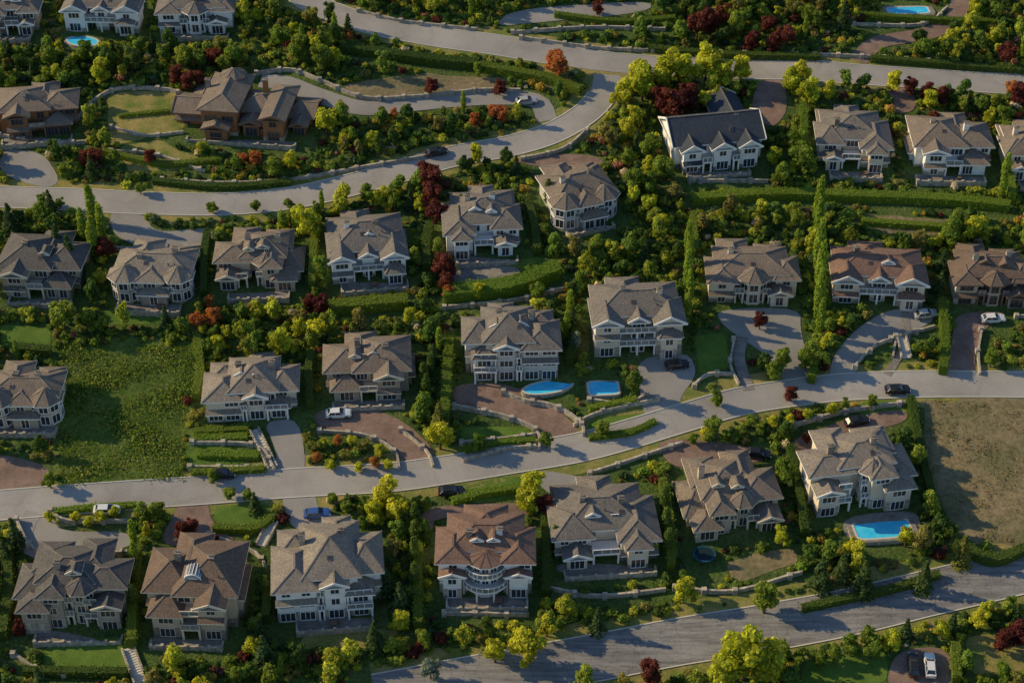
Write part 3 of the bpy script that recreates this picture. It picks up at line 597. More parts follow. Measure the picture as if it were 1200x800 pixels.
def pool(u,v,wm,dm,rot,kid=False,lab='bright blue swimming pool with pale stone coping',dkw=1.0):
    x,y=P(u,v); z=float(H(x,y))+.4; n=36; ins=[];out=[];dk_=[]
    for k in range(n):
        a=2*math.pi*k/n; ca,sa=math.cos(a),math.sin(a)
        if kid: r=1+.08*math.cos(2*a+.8); px,py=wm/2*ca*r,dm/2*sa*r
        else:
            e=.35; px=wm/2*abs(ca)**e*(1 if ca>0 else -1); py=dm/2*abs(sa)**e*(1 if sa>0 else -1)
        ins.append((px,py)); out.append((px*(1+.7/wm),py*(1+.7/dm))); dk_.append((px*(1+(.75+2*dkw)/wm),py*(1+(.75+1.2*dkw)/dm)))
    b=O('swimming_pool',None,None,(x,y,z),R(rot),label=lab,category='pool')
    w_=MB(); w_.poly([(*p,-.06) for p in ins]); O('water',w_.mesh('water',['water'],False),b)
    c=MB()
    for k in range(n):
        k2=(k+1)%n; a,a2,b1,b2,d1,d2=ins[k],ins[k2],out[k],out[k2],dk_[k],dk_[k2]
        c.poly([(*a,0),(*b1,0),(*b2,0),(*a2,0)],0); c.poly([(*a,0),(*a2,0),(*a2,-.3),(*a,-.3)],0); c.poly([(*b1,-.03),(*d1,-.03),(*d2,-.03),(*b2,-.03)],1); c.poly([(*d1,-.03),(*d1,-2),(*d2,-2),(*d2,-.03)],2); c.poly([(*b1,0),(*b1,-.03),(*b2,-.03),(*b2,0)],0)
    O('coping',c.mesh('coping',['kerb','pav','stone'],False),b)
    markline([(x,y)],max(wm,dm)/2+1.0); markline([(x,y-3)],max(wm,dm)/2,True,False); markline([(x,y-2)],max(wm,dm)/2,False,True)
pool(642,455,8.4,3.4,17,True,dkw=.15); pool(707,456,5.2,3.6,4,False,dkw=.15); pool(1034,621,9.4,4.2,6,dkw=.8); pool(97,50,6.5,4.2,-10,True,dkw=.4); pool(1064,14,9,3,4)
x,y=P(825,654); tz=float(H(x,y))+.2; tr=O('trampoline',None,None,(x,y,tz),0,label='round trampoline with dark teal bed and padded rim',category='trampoline')
t1=MB(); n=24; t1.tube((0,0,.8),(0,0,.86),1.62,1.62,0,24)
O('bed',t1.mesh('bed',['black'],False),tr)
t2=MB()
for k in range(n):
    a,b=2*math.pi*k/n,2*math.pi*(k+1)/n; q=lambda r,g,z:(r*math.cos(g),r*math.sin(g),z)
    t2.poly([q(1.6,a,.9),q(1.95,a,.9),q(1.95,b,.9),q(1.6,b,.9)]); t2.poly([q(1.95,a,.9),q(1.95,a,.8),q(1.95,b,.8),q(1.95,b,.9)])
O('padded_rim',t2.mesh('padded_rim',['bluepad'],False),tr)
for k in range(6):
    l=MB(); a=k*math.pi/3; l.tube((1.85*math.cos(a),1.85*math.sin(a),-.7),(1.85*math.cos(a),1.85*math.sin(a),.82),.04,.04); O('leg',l.mesh('leg',['rim'],False),tr)
markline([(x,y-3),(x,y-1.5),(x,y)],2.8)
# ------------------------------------------------------------ cars
def carproto(c,nm):
    pm=plain('car_paint_'+nm,c,.25,.1,.03); pm.node_tree.nodes['Principled BSDF'].inputs['Coat Weight'].default_value=.6
    b=MB(); st=[(-2.3,.7,.72,.4),(-2.2,.82,.9,.32),(-1.6,.88,.97,.3),(-.8,.9,.95,.3),(0,.9,.93,.3),(.9,.9,.95,.3),(1.5,.88,.9,.3),(2.1,.8,.8,.32),(2.32,.62,.62,.4)]
    R_=[]
    for(x,hw,zt,zb)in st: R_.append([(x,-hw,zb),(x,-hw*1.0,.62),(x,-hw*.93,zt),(x,0,zt+.05),(x,hw*.93,zt),(x,hw,.62),(x,hw,zb)])
    for a,q in zip(R_[:-1],R_[1:]):
        for k in range(6): b.poly([a[k],a[k+1],q[k+1],q[k]])
        b.poly([a[6],a[0],q[0],q[6]])
    b.poly(R_[0]); b.poly(R_[-1][::-1])
    b.poly([(-1.45,-.6,1.45),(.25,-.6,1.45),(.25,.6,1.45),(-1.45,.6,1.45)]); b.box(-1.45,.25,-.6,.6,1.40,1.449)
    for sx,tx in((-1.98,-1.45),(1.02,.25),(-.5,-.55)):
        for sy in(-1,1): b.beam((sx,sy*.79,.93),(tx,sy*.6,1.43),.09,.07)
    g=MB(); lo=[(-1.95,-.78,.92),(1.0,-.78,.92),(1.0,.78,.92),(-1.95,.78,.92)]; hi=[(-1.42,-.58,1.41),(.22,-.58,1.41),(.22,.58,1.41),(-1.42,.58,1.41)]
    for k in range(4): g.poly([lo[k],lo[(k+1)%4],hi[(k+1)%4],hi[k]])
    w=MB(); w.tube((0,-.12,0),(0,.12,0),.34,.34,0,16); rm=MB(); rm.tube((0,-.14,0),(0,.14,0),.2,.2,0,10)
    h=MB(); h.box(-.06,.06,-.17,.17,-.07,.07)
    return dict(body=b.mesh('body',[pm],False),glass=g.mesh('window',['glass'],False),tyre=w.mesh('tyre',['tyre'],False),rim=rm.mesh('rim',['rim'],False),hl=h.mesh('headlight',['lampw'],False),tl=h.mesh('tail_light',['lampr'],False))
CP={'white':carproto((.75,.75,.74),'white'),'black':carproto((.02,.022,.026),'black'),'silver':carproto((.4,.42,.44),'silver'),'blue':carproto((.05,.12,.35),'blue')}
def car(u,v,hd,c,where,s=1.0):
    x,y=P(u,v); z=float(H(x,y))+.13; p=CP[c]
    e=.5; n=Vector((-(H(x+e,y)-H(x-e,y)),-(H(x,y+e)-H(x,y-e)),1)).normalized(); f=Vector((math.cos(R(hd)),math.sin(R(hd)),0)); f=(f-n*f.dot(n)).normalized(); l=n.cross(f)
    o=O('parked_car',None,None,(x,y,z),0,label=f'{c} car parked {where}',category='car',group='parked cars'); o.matrix_world=Matrix(((f.x,l.x,n.x,x),(f.y,l.y,n.y,y),(f.z,l.z,n.z,z),(0,0,0,1)))@Matrix.Scale(s,4)
    O('body',p['body'],o); O('window',p['glass'],o)
    for a in(-1.4,1.42):
        for b in(-.82,.82):
            wh=O('wheel',p['tyre'],o,(a,b,.34)); O('rim',p['rim'],wh)
    for b in(-.58,.58): O('headlight',p['hl'],o,(2.2,b*.95,.68)); O('tail_light',p['tl'],o,(-2.25,b,.76))
    markline([(x,y-1),(x,y)],2.9); markline([(x,y-3)],2.9,True,False)
for a in [(793,430,10,'black','on a grey concrete driveway'),(397,487,3,'white','on a pink paved court'),(1163,376,4,'white','in front of a garage'),(1084,371,12,'silver','on a concrete driveway'),(1051,459,2,'black','at the kerb'),
 (261,558,4,'black','at the kerb beside a garden wall'),(126,600,2,'white','at the kerb'),(511,181,18,'black','beside the upper street'),(529,578,5,'black','beside a hedge below the street'),(1070,782,85,'black','on a paved forecourt'),
 (1089,782,85,'white','on a paved forecourt'),(617,121,8,'silver','on a curving private drive'),(888,534,-8,'black','on a brick driveway'),(372,604,5,'blue','beside a house entrance'),(1003,496,15,'black','on a brick driveway'),(690,578,0,'silver','on a concrete forecourt')]: car(*a)
# ------------------------------------------------------------ foliage
g2=np.linspace(-1,1,3); CS=[]
for ax in range(3):
    for sg in(-1,1):
        for i in range(2):
            for j in range(2):
                q=[]
                for(a,b)in((i,j),(i+1,j),(i+1,j+1),(i,j+1)):
                    p=[0,0,0]; p[ax]=sg; p[(ax+1)%3]=g2[a]; p[(ax+2)%3]=g2[b]; p=np.array(p,float); q.append(p/np.linalg.norm(p))
                CS.append(q)
CS=np.array(CS)
def quads(pos,nrm,size,rg):
    n=len(pos); nrm=nrm/(np.linalg.norm(nrm,axis=1)[:,None]+1e-9); r=rg.normal(size=(n,3)); t=np.cross(nrm,r); t/=np.linalg.norm(t,axis=1)[:,None]+1e-9; b=np.cross(nrm,t)
    s=size*rg.uniform(.6,1.25,(n,1)); t=t*s; b=b*s*.7
    return np.stack([pos-t,pos-b+t*.1,pos+t,pos+b-t*.1],1)
def cloud(blobs,dens,size,rg,core=.84,jit=.42,tvar=.28):
    Q=[];C=[]
    for(c,r)in blobs:
        c=np.array(c);r=np.array(r,float)*np.ones(3); n=max(6,int(dens*4*math.pi*(r.mean()**2)))
        d=rg.normal(size=(n,3)); d/=np.linalg.norm(d,axis=1)[:,None]; pos=c+d*r*rg.uniform(.86,1.14,(n,1))
        Q.append(quads(pos,d/r+jit*rg.normal(size=(n,3))/r.mean(),size,rg)); tc=rg.uniform(1-tvar,1+tvar)
        C.append(np.repeat((tc*rg.uniform(.8,1.25,n)),4))
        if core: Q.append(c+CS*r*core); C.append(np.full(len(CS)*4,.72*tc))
    Q=np.concatenate(Q); C=np.concatenate(C); return Q.reshape(-1,3),C
def fmesh(name,V,C,mat):
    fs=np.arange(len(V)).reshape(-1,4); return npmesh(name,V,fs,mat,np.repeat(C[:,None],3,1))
def trunk(h,r,limbs,rd,top):
    mb=MB(); mb.tube((0,0,-.4),(rd.uniform(-.1,.1),rd.uniform(-.1,.1),h),r,r*.6,0,8)
    for k in range(limbs):
        a=rd.uniform(0,6.28); e=rd.uniform(.5,.8)*top; mb.tube((0,0,h*rd.uniform(.7,.98)),(math.cos(a)*e*.5,math.sin(a)*e*.5,h+e*.7),r*.5,r*.15,0,6)
    return mb
def tree_leafy(i,dens=10,size=.21):
    rg=np.random.default_rng(100+i); rd=random.Random(i); B=[((0,0,3.2),(1.25,1.25,1.5))]
    n=rg.integers(12,20); nar=rg.uniform(.75,1.15); asym=rg.normal(0,.2,2)
    for k in range(n):
        a=rg.uniform(0,6.28); q=rg.uniform(.4,1); zz=rg.uniform(1.4,5.2); prof=math.sqrt(max(.05,1-((zz-3.1)/2.5)**2)); rr=q*1.6*prof*nar
        s=rg.uniform(.42,1.0); B.append(((math.cos(a)*rr+asym[0]*(zz-3),math.sin(a)*rr+asym[1]*(zz-3),zz),(s,s*rg.uniform(.8,1.2),s*.85)))
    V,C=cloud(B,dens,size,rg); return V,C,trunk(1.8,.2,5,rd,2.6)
def tree_cyp(i):
    rg=np.random.default_rng(200+i); B=[]
    for k in range(9): zz=.5+k*.64; s=.5*math.sin(math.pi*(.16+.8*(k/9)))+.2; B.append(((rg.normal()*.06,rg.normal()*.06,zz),(s,s,.62)))
    V,C=cloud(B,22,.17,rg,tvar=.2); return V,C,trunk(.8,.12,0,random.Random(i),1)
def tree_fir(i):
    rg=np.random.default_rng(300+i); Q=[];C=[]
    for k in range(13):
        zz=.6+k*.42; rr=1.75*(1-k/13.5); nb=int(5+rr*7)
        for j in range(nb):
            a=rg.uniform(0,6.28); n=9; t=rg.uniform(.15,1,n); pos=np.stack([np.cos(a+rg.normal(0,.12,n))*t*rr,np.sin(a+rg.normal(0,.12,n))*t*rr,zz-t*rr*.28+rg.normal(0,.06,n)],1)
            Q.append(quads(pos,np.array([math.cos(a)*.5,math.sin(a)*.5,1])+.5*rg.normal(size=(n,3)),.24,rg)); C.append(np.repeat(rg.uniform(.6,1.3,n),4))
    V=np.concatenate(Q).reshape(-1,3); return V,np.concatenate(C),trunk(5.6,.17,0,random.Random(i),1)
def shrub(i,dens=9,size=.2):
    rg=np.random.default_rng(400+i); B=[((0,0,.5),(.8,.8,.62))]
    for k in range(3): a=rg.uniform(0,6.28); B.append(((math.cos(a)*.5,math.sin(a)*.5,rg.uniform(.35,.8)),rg.uniform(.35,.5)))
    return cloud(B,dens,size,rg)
VAR={'leafy':[tree_leafy(i) for i in range(8)],'cyp':[tree_cyp(i) for i in range(3)],'fir':[tree_fir(i) for i in range(3)]}
TM={}
def tmesh(form,i,mat):
    k=(form,i,mat)
    if k not in TM:
        V,C,tk=VAR[form][i]; 
        if (form,i) not in TM: TM[(form,i)]=tk.mesh('trunk',['bark'],False)
        TM[k]=(fmesh('crown',V,C,M['leaf_'+mat]),TM[(form,i)])
    return TM[k]
TL={'leafy':{'dark':('leafy_tree','dark green leafy garden tree'),'mid':('leafy_tree','mid green leafy garden tree'),'lime':('leafy_tree','bright yellow-green leafy tree with sunlight put into its leaf colour'),'olive':('leafy_tree','olive green leafy garden tree'),
 'red':('red_leaved_tree','dark red leaved ornamental tree'),'orange':('red_leaved_tree','orange-red leaved ornamental tree'),'silver':('leafy_tree','silvery blue-green spruce like tree')},
 'cyp':{'cyp':('cypress_tree','tall narrow columnar cypress tree'),'dark':('cypress_tree','dark narrow columnar cypress tree')},'fir':{'fir':('conifer_tree','dark pointed conifer tree'),'olive':('conifer_tree','light green pointed conifer tree')}}
tcount=0
def tree(x,y,h,form,mat,wide=1.0):
    global tcount; tcount+=1
    i=random.randrange(len(VAR[form])); cm,tk=tmesh(form,i,mat); nm,lb=TL[form][mat]
    s=h/(6.0 if form!='fir' else 6.2); o=O(nm,None,None,(x,y,float(H(x,y))),random.uniform(0,6.28),label=lb,category='tree',group=nm.replace('_',' ')+'s on the slope'); o.scale=(s*wide,s*wide,s)
    O('trunk',tk,o); O('crown',cm,o); markline([(x,y)],.5*s,False,True)
placed=[]
def tp_(u,v,h,form='leafy',mat='mid',wide=1.0):
    x,y=P(u,v); tree(x,y,h,form,mat,wide); placed.append((x,y,h*.33*wide))
for a in [(730,128,8),(752,118,9),(775,108,9),(800,104,9),(826,98,10),(846,104,8),(868,98,7),(745,104,8),(785,90,7),(925,112,7),(948,124,7),(970,118,5),(1045,108,6),(452,596,7),(440,616,5),(466,612,6),(622,586,7),(618,602,6),
 (870,795,12),(902,800,9),(845,806,8),(1145,737,5),(1103,748,4.5),(365,280,8),(350,266,6),(383,158,7),(516,526,7),(372,402,6),(352,398,5),(1045,762,4.5),(616,775,8),(580,776,6),(905,196,5),(800,706,6),(440,242,4.5),(492,250,4.5),(1140,20,5),(1110,60,6),
 (345,50,5),(372,62,5),(395,78,5),(560,262,4.5),(640,745,5),(300,770,5),(735,165,6),(745,150,6),(940,100,6),(700,610,4),(915,640,4.5),(1060,640,5),(1000,655,5),(470,740,5),(760,250,5),(775,270,4.5),(480,380,4),(560,350,4),(300,380,3.5)]: tp_(a[0],a[1],a[2],'leafy','lime',1.05)
for a in [(915,432,5.5),(944,432,6),(905,445,4.5),(940,205,8),(915,218,6),(936,184,7),(895,718,7),(1112,290,7),(1118,275,6),(430,240,5),(462,246,5),(945,30,6),(1015,758,4.5),(996,768,4.5),(958,782,4),(935,780,4),(976,776,4),(1020,772,4.5),(560,90,4),(100,75,6),(60,80,6),(630,352,4.5),(760,190,7),(775,215,7),(760,232,6),(185,610,5),(170,612,5),(700,300,5),(640,740,5),(120,390,4),(330,60,7),(350,75,7),(380,60,6),(760,650,5),(1175,150,6),(1160,430,4.5),(50,110,5),(640,525,4),(560,528,4),(705,512,4),(840,476,4),(250,566,3.5),(60,572,4)]: tp_(*a,'leafy','mid',1.05)
for a in [(805,380,8),(806,362,9),(804,345,10),(806,325,10),(805,305,9),(957,262,11),(956,290,11),(957,318,12),(958,346,12),(957,372,11),(959,395,9)]: tp_(*a,'cyp','cyp',.75)
for a in [(110,262,9),(112,300,9),(100,285,8),(1172,235,7),(1176,215,7),(158,640,6),(160,665,6),(650,640,5),(668,370,6),(664,395,6)]: tp_(*a,'cyp','cyp',1.0)
for a in [(487,620,6),(487,640,6),(486,660,6),(486,690,6),(778,600,6),(780,625,6),(782,650,6),(160,690,5),(158,715,6),(312,700,5),(500,470,6),(497,455,6),(505,440,5),(642,240,6),(655,250,5),(500,640,6)]: tp_(*a,'cyp','dark',1.2)
for a in [(85,318,9),(70,300,8),(60,250,6),(15,275,8),(670,390,6.5),(605,205,5),(400,640,4),(700,740,6),(960,690,8),(985,680,7),(1010,695,8),(1080,690,7),(455,700,7),(470,720,8),(440,760,7),(20,640,7),(8,660,6),(300,600,5),(1100,345,6),(1103,320,6),(220,30,5),(180,60,5),(745,220,7),(735,290,5)]: tp_(*a,'fir','fir',1.0)
for a in [(515,510,8),(540,250,5),(1125,660,7)]: tp_(*a,'fir','olive')
for a in [(505,226,7),(507,246,7),(512,262,6),(498,214,5.5),(790,142,8.5),(806,134,8),(776,136,7),(220,106,5),(208,100,5),(234,102,4),(376,370,5),(364,364,4),(521,326,6),(524,342,5),(125,302,5),(112,196,5),(102,198,4.5),(176,192,4),(890,386,4),(920,56,6),(905,62,5),(832,42,7),(816,46,7),(842,32,6),(226,628,4),(214,634,4),(1066,114,5),(1086,118,4.5),(1178,76,6),(1190,122,6),(762,802,6),(1190,757,6),(1174,762,5),(252,78,5),(640,602,4.5),(250,642,3.5),(1090,150,4),(1100,125,5),(900,40,5),(700,18,4),(880,60,5),(585,112,4),(505,110,4),(25,745,3.5),(925,470,4),(945,520,3)]: tp_(*a,'leafy','red',1.15)
for a in [(655,92,6.5),(648,84,5.5),(580,140,4),(588,144,4),(556,150,3.5),(462,140,3),(525,350,3.5),(232,385,4),(250,380,4),(300,196,4),(285,194,3.2),(1185,112,4),(245,360,3),(410,50,3)]: tp_(*a,'leafy','orange',1.2)
tp_(675,412,5,'leafy','silver',.8); tp_(505,795,5,'leafy','silver')
for k,(u,v) in enumerate([(366,528),(380,524),(396,522),(412,522),(428,526),(444,532),(372,542),(388,550),(404,538),(420,552),(440,548),(455,550),(360,520)]): tp_(u,v,2.3,'leafy',('olive','lime','orange','lime')[k%4],1.35)  # orange leaves here paint in the orange light on the round trees
for u,v in [(812,520),(830,518),(850,516),(868,512),(890,506),(905,500),(925,498),(945,492),(975,485),(990,480)]: tp_(u,v,2.6,'leafy','lime' if u%2 else 'mid',1.3)
for u,v in [(120,612),(105,618),(90,612),(135,606),(60,612),(165,606)]: tp_(u,v,2.6,'leafy','lime',1.2)
for u,v in [(430,594),(405,600),(390,590),(500,598),(270,585),(290,586),(1020,478),(880,500),(560,140),(250,250),(300,248),(340,246),(165,228),(70,245),(50,240)]: tp_(u,v,2.8,'leafy','mid',1.3)
def hedge(uv,w,h,mat='mid',lab='clipped green hedge between gardens'):
    L=line(uv,.7); rg=np.random.default_rng(int(abs(uv[0][0]*7+uv[0][1]))); N=normals(L); Ln=len(L)*.7; n=int(Ln*(w+2*h)*12); k=rg.integers(0,len(L),n); pos=L[k]+rg.normal(0,.25,(n,2))
    s=rg.uniform(0,w+2*h,n); side=np.where(s<h,-1,np.where(s<h+w,0,1)); lat=np.where(side==0,rg.uniform(-w/2,w/2,n),side*w/2)+rg.normal(0,.04,n)
    hv=h*(1+.03*np.sin(k*.35)+.02*np.sin(k*1.1+1)); zz=np.where(side==0,hv,rg.uniform(0,1,n)*hv)+rg.normal(0,.04,n)
    p=pos+N[k]*lat[:,None]; P3=np.column_stack([p,H(p[:,0],p[:,1])+zz]); nr=np.column_stack([N[k]*side[:,None],(side==0)*1.0])+.3*rg.normal(size=(n,3))
    Q=quads(P3,nr,.16,rg); C=np.repeat(rg.uniform(.8,1.2,n)*(1+.12*np.sin(k*.2)),4)
    a=L+N*(-w*.47); b=L+N*(w*.47); g=lambda q,z:np.column_stack([q,H(q[:,0],q[:,1])+z]); hh=h*.94
    a0,a1,b0,b1=g(a,-.2),g(a,hh),g(b,-.2),g(b,hh)
    qs=[]
    for i in range(len(L)-1): qs+=[[a0[i],a0[i+1],a1[i+1],a1[i]],[a1[i],a1[i+1],b1[i+1],b1[i]],[b1[i],b1[i+1],b0[i+1],b0[i]]]
    qs+=[[a0[0],a1[0],b1[0],b0[0]],[a0[-1],b0[-1],b1[-1],a1[-1]]]
    qs=np.array(qs); V=np.concatenate([Q,qs]).reshape(-1,3); C=np.concatenate([C,np.full(len(qs)*4,.75)])
    x0,y0=L[0]; off=np.array([x0,y0,float(H(x0,y0))]); o=O('hedge',fmesh('hedge',V-off,C,M['leaf_'+mat]),None,tuple(off),0,label=lab,category='hedge',group='garden hedges'); markline(L,w/2+.3,False,True)
    big=w>=1.75; markline(L,w/2+(1.0 if big else 0),True,False)
    if big: markline(L-np.array([0,2.6]),1.8,True,False); markline(L-np.array([0,1.2]),1.0,False,True)
hedge([(812,238),(900,232),(1000,234),(1100,238),(1182,246)],1.9,1.8,'cyp','long clipped bright green hedge on a terrace')
for uv,w,h,mt in [([(520,352),(600,342),(655,322)],3.0,2.8,'cyp'),([(388,366),(430,362),(478,358)],2.4,2.2,'mid'),([(1176,140),(1178,190),(1184,240)],1.6,3,'cyp'),([(812,256),(814,300)],1.4,2,'mid'),([(925,530),(935,580),(942,630)],1.4,2.4,'dark'),
 ([(1066,470),(1076,520),(1090,580),(1106,615)],1.4,1.5,'dark'),([(20,412),(60,415)],1.6,1.6,'dark'),([(5,750),(12,700),(10,650)],1.5,2.4,'dark'),([(156,760),(158,700),(162,650)],1.5,2.6,'mid'),([(312,730),(316,690),(322,650)],1.4,2.2,'dark'),
 ([(490,740),(490,690),(492,620)],1.5,2.4,'mid'),([(640,700),(640,650),(638,610)],1.4,2.2,'dark'),([(786,670),(784,620),(776,570)],1.5,2.4,'mid'),([(232,400),(236,440),(230,470)],1.4,2,'mid'),([(364,480),(362,440),(366,420)],1.4,2.2,'dark'),([(520,500),(524,450),(528,400)],1.7,2.6,'mid'),
 ([(668,430),(672,410),(676,380)],1.5,2.6,'dark'),([(950,450),(956,420)],1.5,2.2,'mid'),([(1104,440),(1106,400),(1102,360)],1.6,2.4,'mid'),([(240,350),(240,310),(244,280)],1.4,2.4,'dark'),([(366,340),(368,300),(372,280)],1.5,2.4,'mid'),
 ([(500,320),(500,290),(505,270)],1.5,2.4,'dark'),([(630,300),(626,270),(618,240)],1.5,2.2,'dark'),([(108,350),(106,320)],1.5,2.6,'dark'),([(940,130),(942,160)],1.5,2.4,'mid'),([(530,590),(570,580),(612,574)],1.2,1.2,'cyp'),([(690,515),(740,508),(768,496)],1,1,'mid'),
 ([(250,622),(300,622),(320,608)],1.2,1.3,'mid'),([(64,602),(100,598),(160,594)],1,1,'cyp'),([(225,556),(310,552)],1,1.1,'mid'),([(230,516),(290,514)],1.4,1,'cyp'),([(228,508),(292,504)],1.2,1,'mid'),([(232,534),(304,536)],1.6,1,'cyp'),([(180,215),(260,222),(340,216)],1.2,1.2,'dark'),([(120,180),(190,195),(260,190)],1,1.2,'mid'),
 ([(760,60),(860,68),(960,70)],1.3,1.4,'dark'),([(1020,72),(1120,80),(1200,86)],1.3,1.4,'dark'),([(400,60),(480,72),(560,80)],2,2,'dark'),([(560,82),(640,96),(680,110)],1.6,1.8,'mid'),
 ([(1118,640),(1160,660),(1200,648)],1.6,1.8,'dark'),([(940,716),(1040,694),(1100,676)],1.2,1.3,'dark'),([(1120,800),(1118,760)],1.4,2,'mid'),([(30,790),(150,792)],1.2,1.6,'dark'),([(690,482),(745,472)],1,1.2,'cyp'),
 ([(1000,20),(1080,26),(1180,30)],1.2,1.4,'mid'),([(650,20),(720,28),(790,24)],1.2,1.2,'mid'),([(1010,262),(1090,268),(1170,272)],1.2,1.2,'cyp'),([(545,530),(590,520),(626,518)],1,.9,'cyp'),([(140,138),(200,132)],.8,.8,'mid')]: hedge(uv,w,h,mt)
nz=lambda x,y:(math.sin(x*.11+1.3)*math.cos(y*.13+.4)+math.sin(x*.05-y*.07)+.6*math.sin(x*.23+y*.19))
def mix(q,n_):
    return 'dark' if q<.24 else ('mid' if q<.52 else ('olive' if q<.64 else ('lime' if n_>-.6 else 'mid')))
tries=0; cnt=0; LMAX=300-sum(1 for o in bpy.data.objects if o.name.startswith('leafy_tree')); rest_t=[]
while cnt<LMAX+60+620 and tries<70000:
    tries+=1; x=random.uniform(-150,150); y=random.uniform(-100,165); u,v=proj(x,y,float(H(x,y)))
    outer=not(-10<u<1210 and -5<v<815)
    if not(-90<u<1290 and -60<v<880) or (outer and random.random()<.6): continue
    if not clear(x,y,.7,TMASK): continue
    h=random.choice([2.4,3,3.5,4,4.5,5,5.5,6.5,7.5]); 
    if 930<u<1140 and 640<v<710: h+=2.5
    wd=random.uniform(.7,1.2); r=h*.33*wd
    if any((x-a)**2+(y-b)**2<((r+c)*.62)**2 for a,b,c in placed): continue
    q=random.random(); n_=nz(x,y); k=mix(q,n_)
    if outer or cnt>=LMAX+60: rest_t.append((x,y,min(h,5.5)/6.0))
    elif cnt>=LMAX: tree(x,y,h*1.1,'fir' if q<.6 else 'cyp','fir' if q<.6 else 'cyp')
    else: tree(x,y,h,'leafy',k,wd)
    placed.append((x,y,r)); cnt+=1
SV=[shrub(i,8,.18) for i in range(6)]
pal=np.array([(.085,.155,.03),(.14,.22,.035),(.065,.125,.028),(.22,.28,.038),(.36,.4,.042),(.22,.21,.06),(.14,.045,.035),(.4,.3,.05),(.38,.17,.14),(.07,.13,.055),(.55,.5,.42)])
pw=np.array([.17,.2,.11,.17,.15,.08,.03,.04,.015,.05,.012]); pw/=pw.sum()
pts=[]; st=1.32
for y in np.arange(-105,175,st):
    for x in np.arange(-150,150,st):
        a=x+random.uniform(-.55,.55); b=y+random.uniform(-.55,.55); u,v=proj(a,b,float(H(a,b)))
        if not(-60<u<1260 and -40<v<850): continue
        if random.random()>.93+.08*nz(a*1.7+9,b*1.7): continue
        if not clear(a,b,.4,MASK): continue
        pts.append((a,b,random.choice([.45,.55,.65,.75,.9,1.05,1.35])))
pts.sort(key=lambda p:-p[2]); ind=pts[:300]; rest=np.array(pts[300:])
SM=[fmesh('shrub',*SV[i%6],M['leaf_'+k]) for i,k in enumerate(['dark','mid','olive','dark','lime','mid','red','cyp','mid'])]
for x,y,s in ind:
    o=O('shrub',random.choice(SM),None,(x,y,float(H(x,y))-.1),random.uniform(0,6.28),label='rounded leafy garden shrub in a planting bed',category='shrub',group='garden shrubs'); o.scale=(s,s,s*random.uniform(.8,1.2))
def scatter(name,A,varis,palette,weights,lab,flat=1.0,mat='leaf_abs'):
    Vs=[];Cs=[]; vi=rng.integers(0,len(varis),len(A))
    for i,vr in enumerate(varis):
        V,C=vr[0],vr[1]; S=A[vi==i]; n=len(S)
        if n==0: continue
        an=rng.uniform(0,6.28,n); ca,sa=np.cos(an),np.sin(an); s=S[:,2]; sz=s*rng.uniform(.75,1.35,n)*flat
        x=(V[None,:,0]*ca[:,None]-V[None,:,1]*sa[:,None])*s[:,None]+S[:,0:1]; y=(V[None,:,0]*sa[:,None]+V[None,:,1]*ca[:,None])*s[:,None]+S[:,1:2]; z=V[None,:,2]*sz[:,None]+H(S[:,0],S[:,1])[:,None]-.1
        Vs.append(np.stack([x,y,z],-1).reshape(-1,3)); pc=palette[rng.choice(len(palette),n,p=weights)]*rng.uniform(.8,1.25,(n,1)); Cs.append((C[None,:,None]*pc[:,None,:]).reshape(-1,3))
    V=np.concatenate(Vs); C=np.concatenate(Cs); return O(name,npmesh(name,V,np.arange(len(V)).reshape(-1,4),M[mat],C),kind='stuff',label=lab)
scatter('shrubbery',rest,SV,pal,pw,'mixed dense garden shrubs covering the slope')
if rest_t: scatter('small_trees',np.array(rest_t),[tree_leafy(i+20,5,.27) for i in range(5)],pal[:6],np.array([.2,.25,.1,.2,.17,.08]),'mass of small leafy garden trees')
print('SHRUBS',len(pts),'TREES',tcount,'REST',len(rest_t))
def tuft(i,n=12):
    rg=np.random.default_rng(600+i); pos=np.column_stack([rg.normal(0,.4,(n,2)),rg.uniform(.02,.34,n)]); return quads(pos,np.column_stack([rg.normal(0,.6,(n,2)),rg.uniform(.4,1.2,n)]),.13,rg).reshape(-1,3),np.repeat(rg.uniform(.65,1.35,n),4)
TF=[tuft(i) for i in range(5)]
def fill(uv,n,smin,smax,pw_=1):
    poly=[P(*a) for a in uv]; xa,xb=min(p[0] for p in poly),max(p[0] for p in poly); ya,yb=min(p[1] for p in poly),max(p[1] for p in poly); q=np.column_stack([rng.uniform(xa,xb,n),rng.uniform(ya,yb,n)]); q=q[inpoly(q[:,0],q[:,1],poly)]
    s=smin+(smax-smin)*rng.uniform(0,1,len(q))**pw_*(.75+.5*np.sin(q[:,0]*.35+np.sin(q[:,1]*.3)*2)*np.cos(q[:,1]*.28))
    return np.column_stack([q,np.maximum(smin,s)])
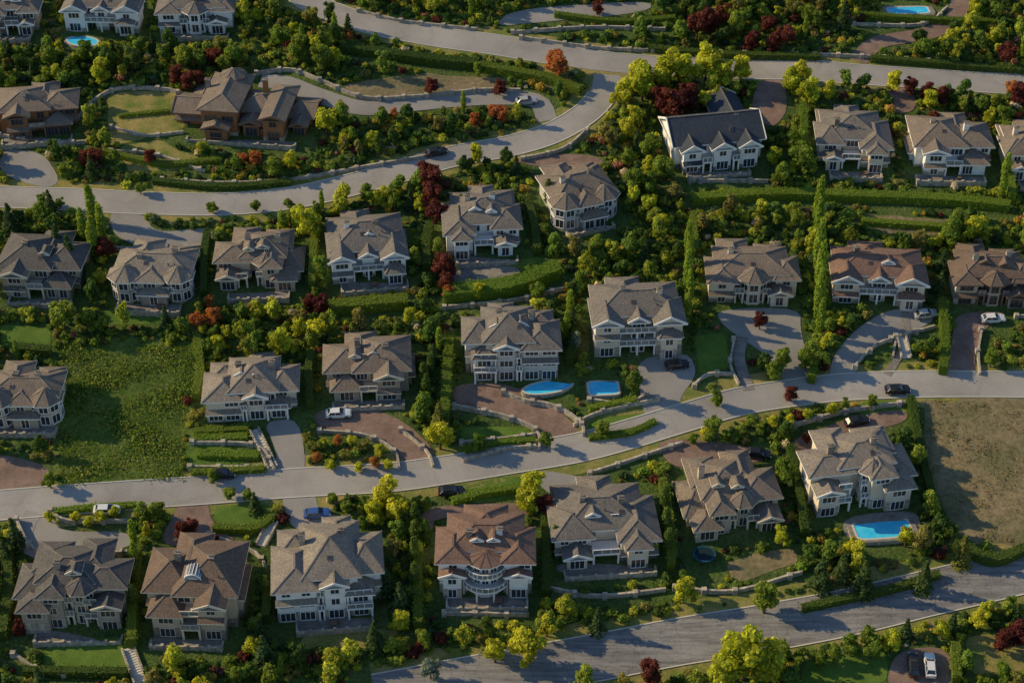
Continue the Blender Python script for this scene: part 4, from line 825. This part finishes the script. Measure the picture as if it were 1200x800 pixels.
FLD=[(72,404),(228,404),(216,560),(68,566)]
scatter('rough_grass',fill(FLD,7000,.4,1.9,1.5),TF,np.array([(.13,.21,.03),(.19,.26,.04),(.26,.26,.07),(.08,.14,.025)]),np.array([.35,.28,.14,.23]),'tufts of rough green grass on the vacant plot')
scatter('weeds',fill(FLD,170,.2,.55,2),SV,np.array([(.12,.19,.03),(.19,.24,.045),(.08,.13,.025),(.24,.22,.07)]),np.array([.35,.3,.2,.15]),'low weeds among the rough grass',.6)
scatter('dry_grass_tufts',fill([(1082,468),(1260,468),(1260,640),(1150,638),(1090,560)],2000,.4,1.3),TF,np.array([(.2,.18,.09),(.26,.21,.12),(.13,.15,.055),(.18,.15,.09)]),np.array([.3,.25,.3,.15]),'sparse dry grass tufts on the brown plot')
# ------------------------------------------------------------ light, camera
az=R(14); el=R(27); sv=Vector((-math.cos(el)*math.cos(az),math.cos(el)*math.sin(az),math.sin(el)))
sl=bpy.data.lights.new('sun','SUN'); sl.energy=5; sl.angle=R(.5); sl.color=(1,.77,.42)
so=bpy.data.objects.new('sun',sl); COL.objects.link(so); so.rotation_mode='QUATERNION'; so.rotation_quaternion=sv.to_track_quat('Z','Y')
w=bpy.data.worlds.new('World'); sc.world=w; w.use_nodes=True; nt=w.node_tree; sky=nt.nodes.new('ShaderNodeTexSky'); sky.sky_type='NISHITA'; sky.sun_disc=False; sky.sun_elevation=el; sky.sun_rotation=math.atan2(sv.x,sv.y)
sky.dust_density=.3; sky.ozone_density=3.5; sky.air_density=1.2
bg=nt.nodes['Background']; nt.links.new(sky.outputs[0],bg.inputs[0]); bg.inputs[1].default_value=.125
cd=bpy.data.cameras.new('camera'); cd.sensor_width=36; cd.lens=36*FP/1200; cd.clip_end=6000; cd.clip_start=1
co=bpy.data.objects.new('camera',cd); COL.objects.link(co); co.location=CAM; co.rotation_euler=(R(90)-PI_,0,0); sc.camera=co
sc.view_settings.view_transform='Standard'; sc.view_settings.look='None'; sc.view_settings.exposure=0
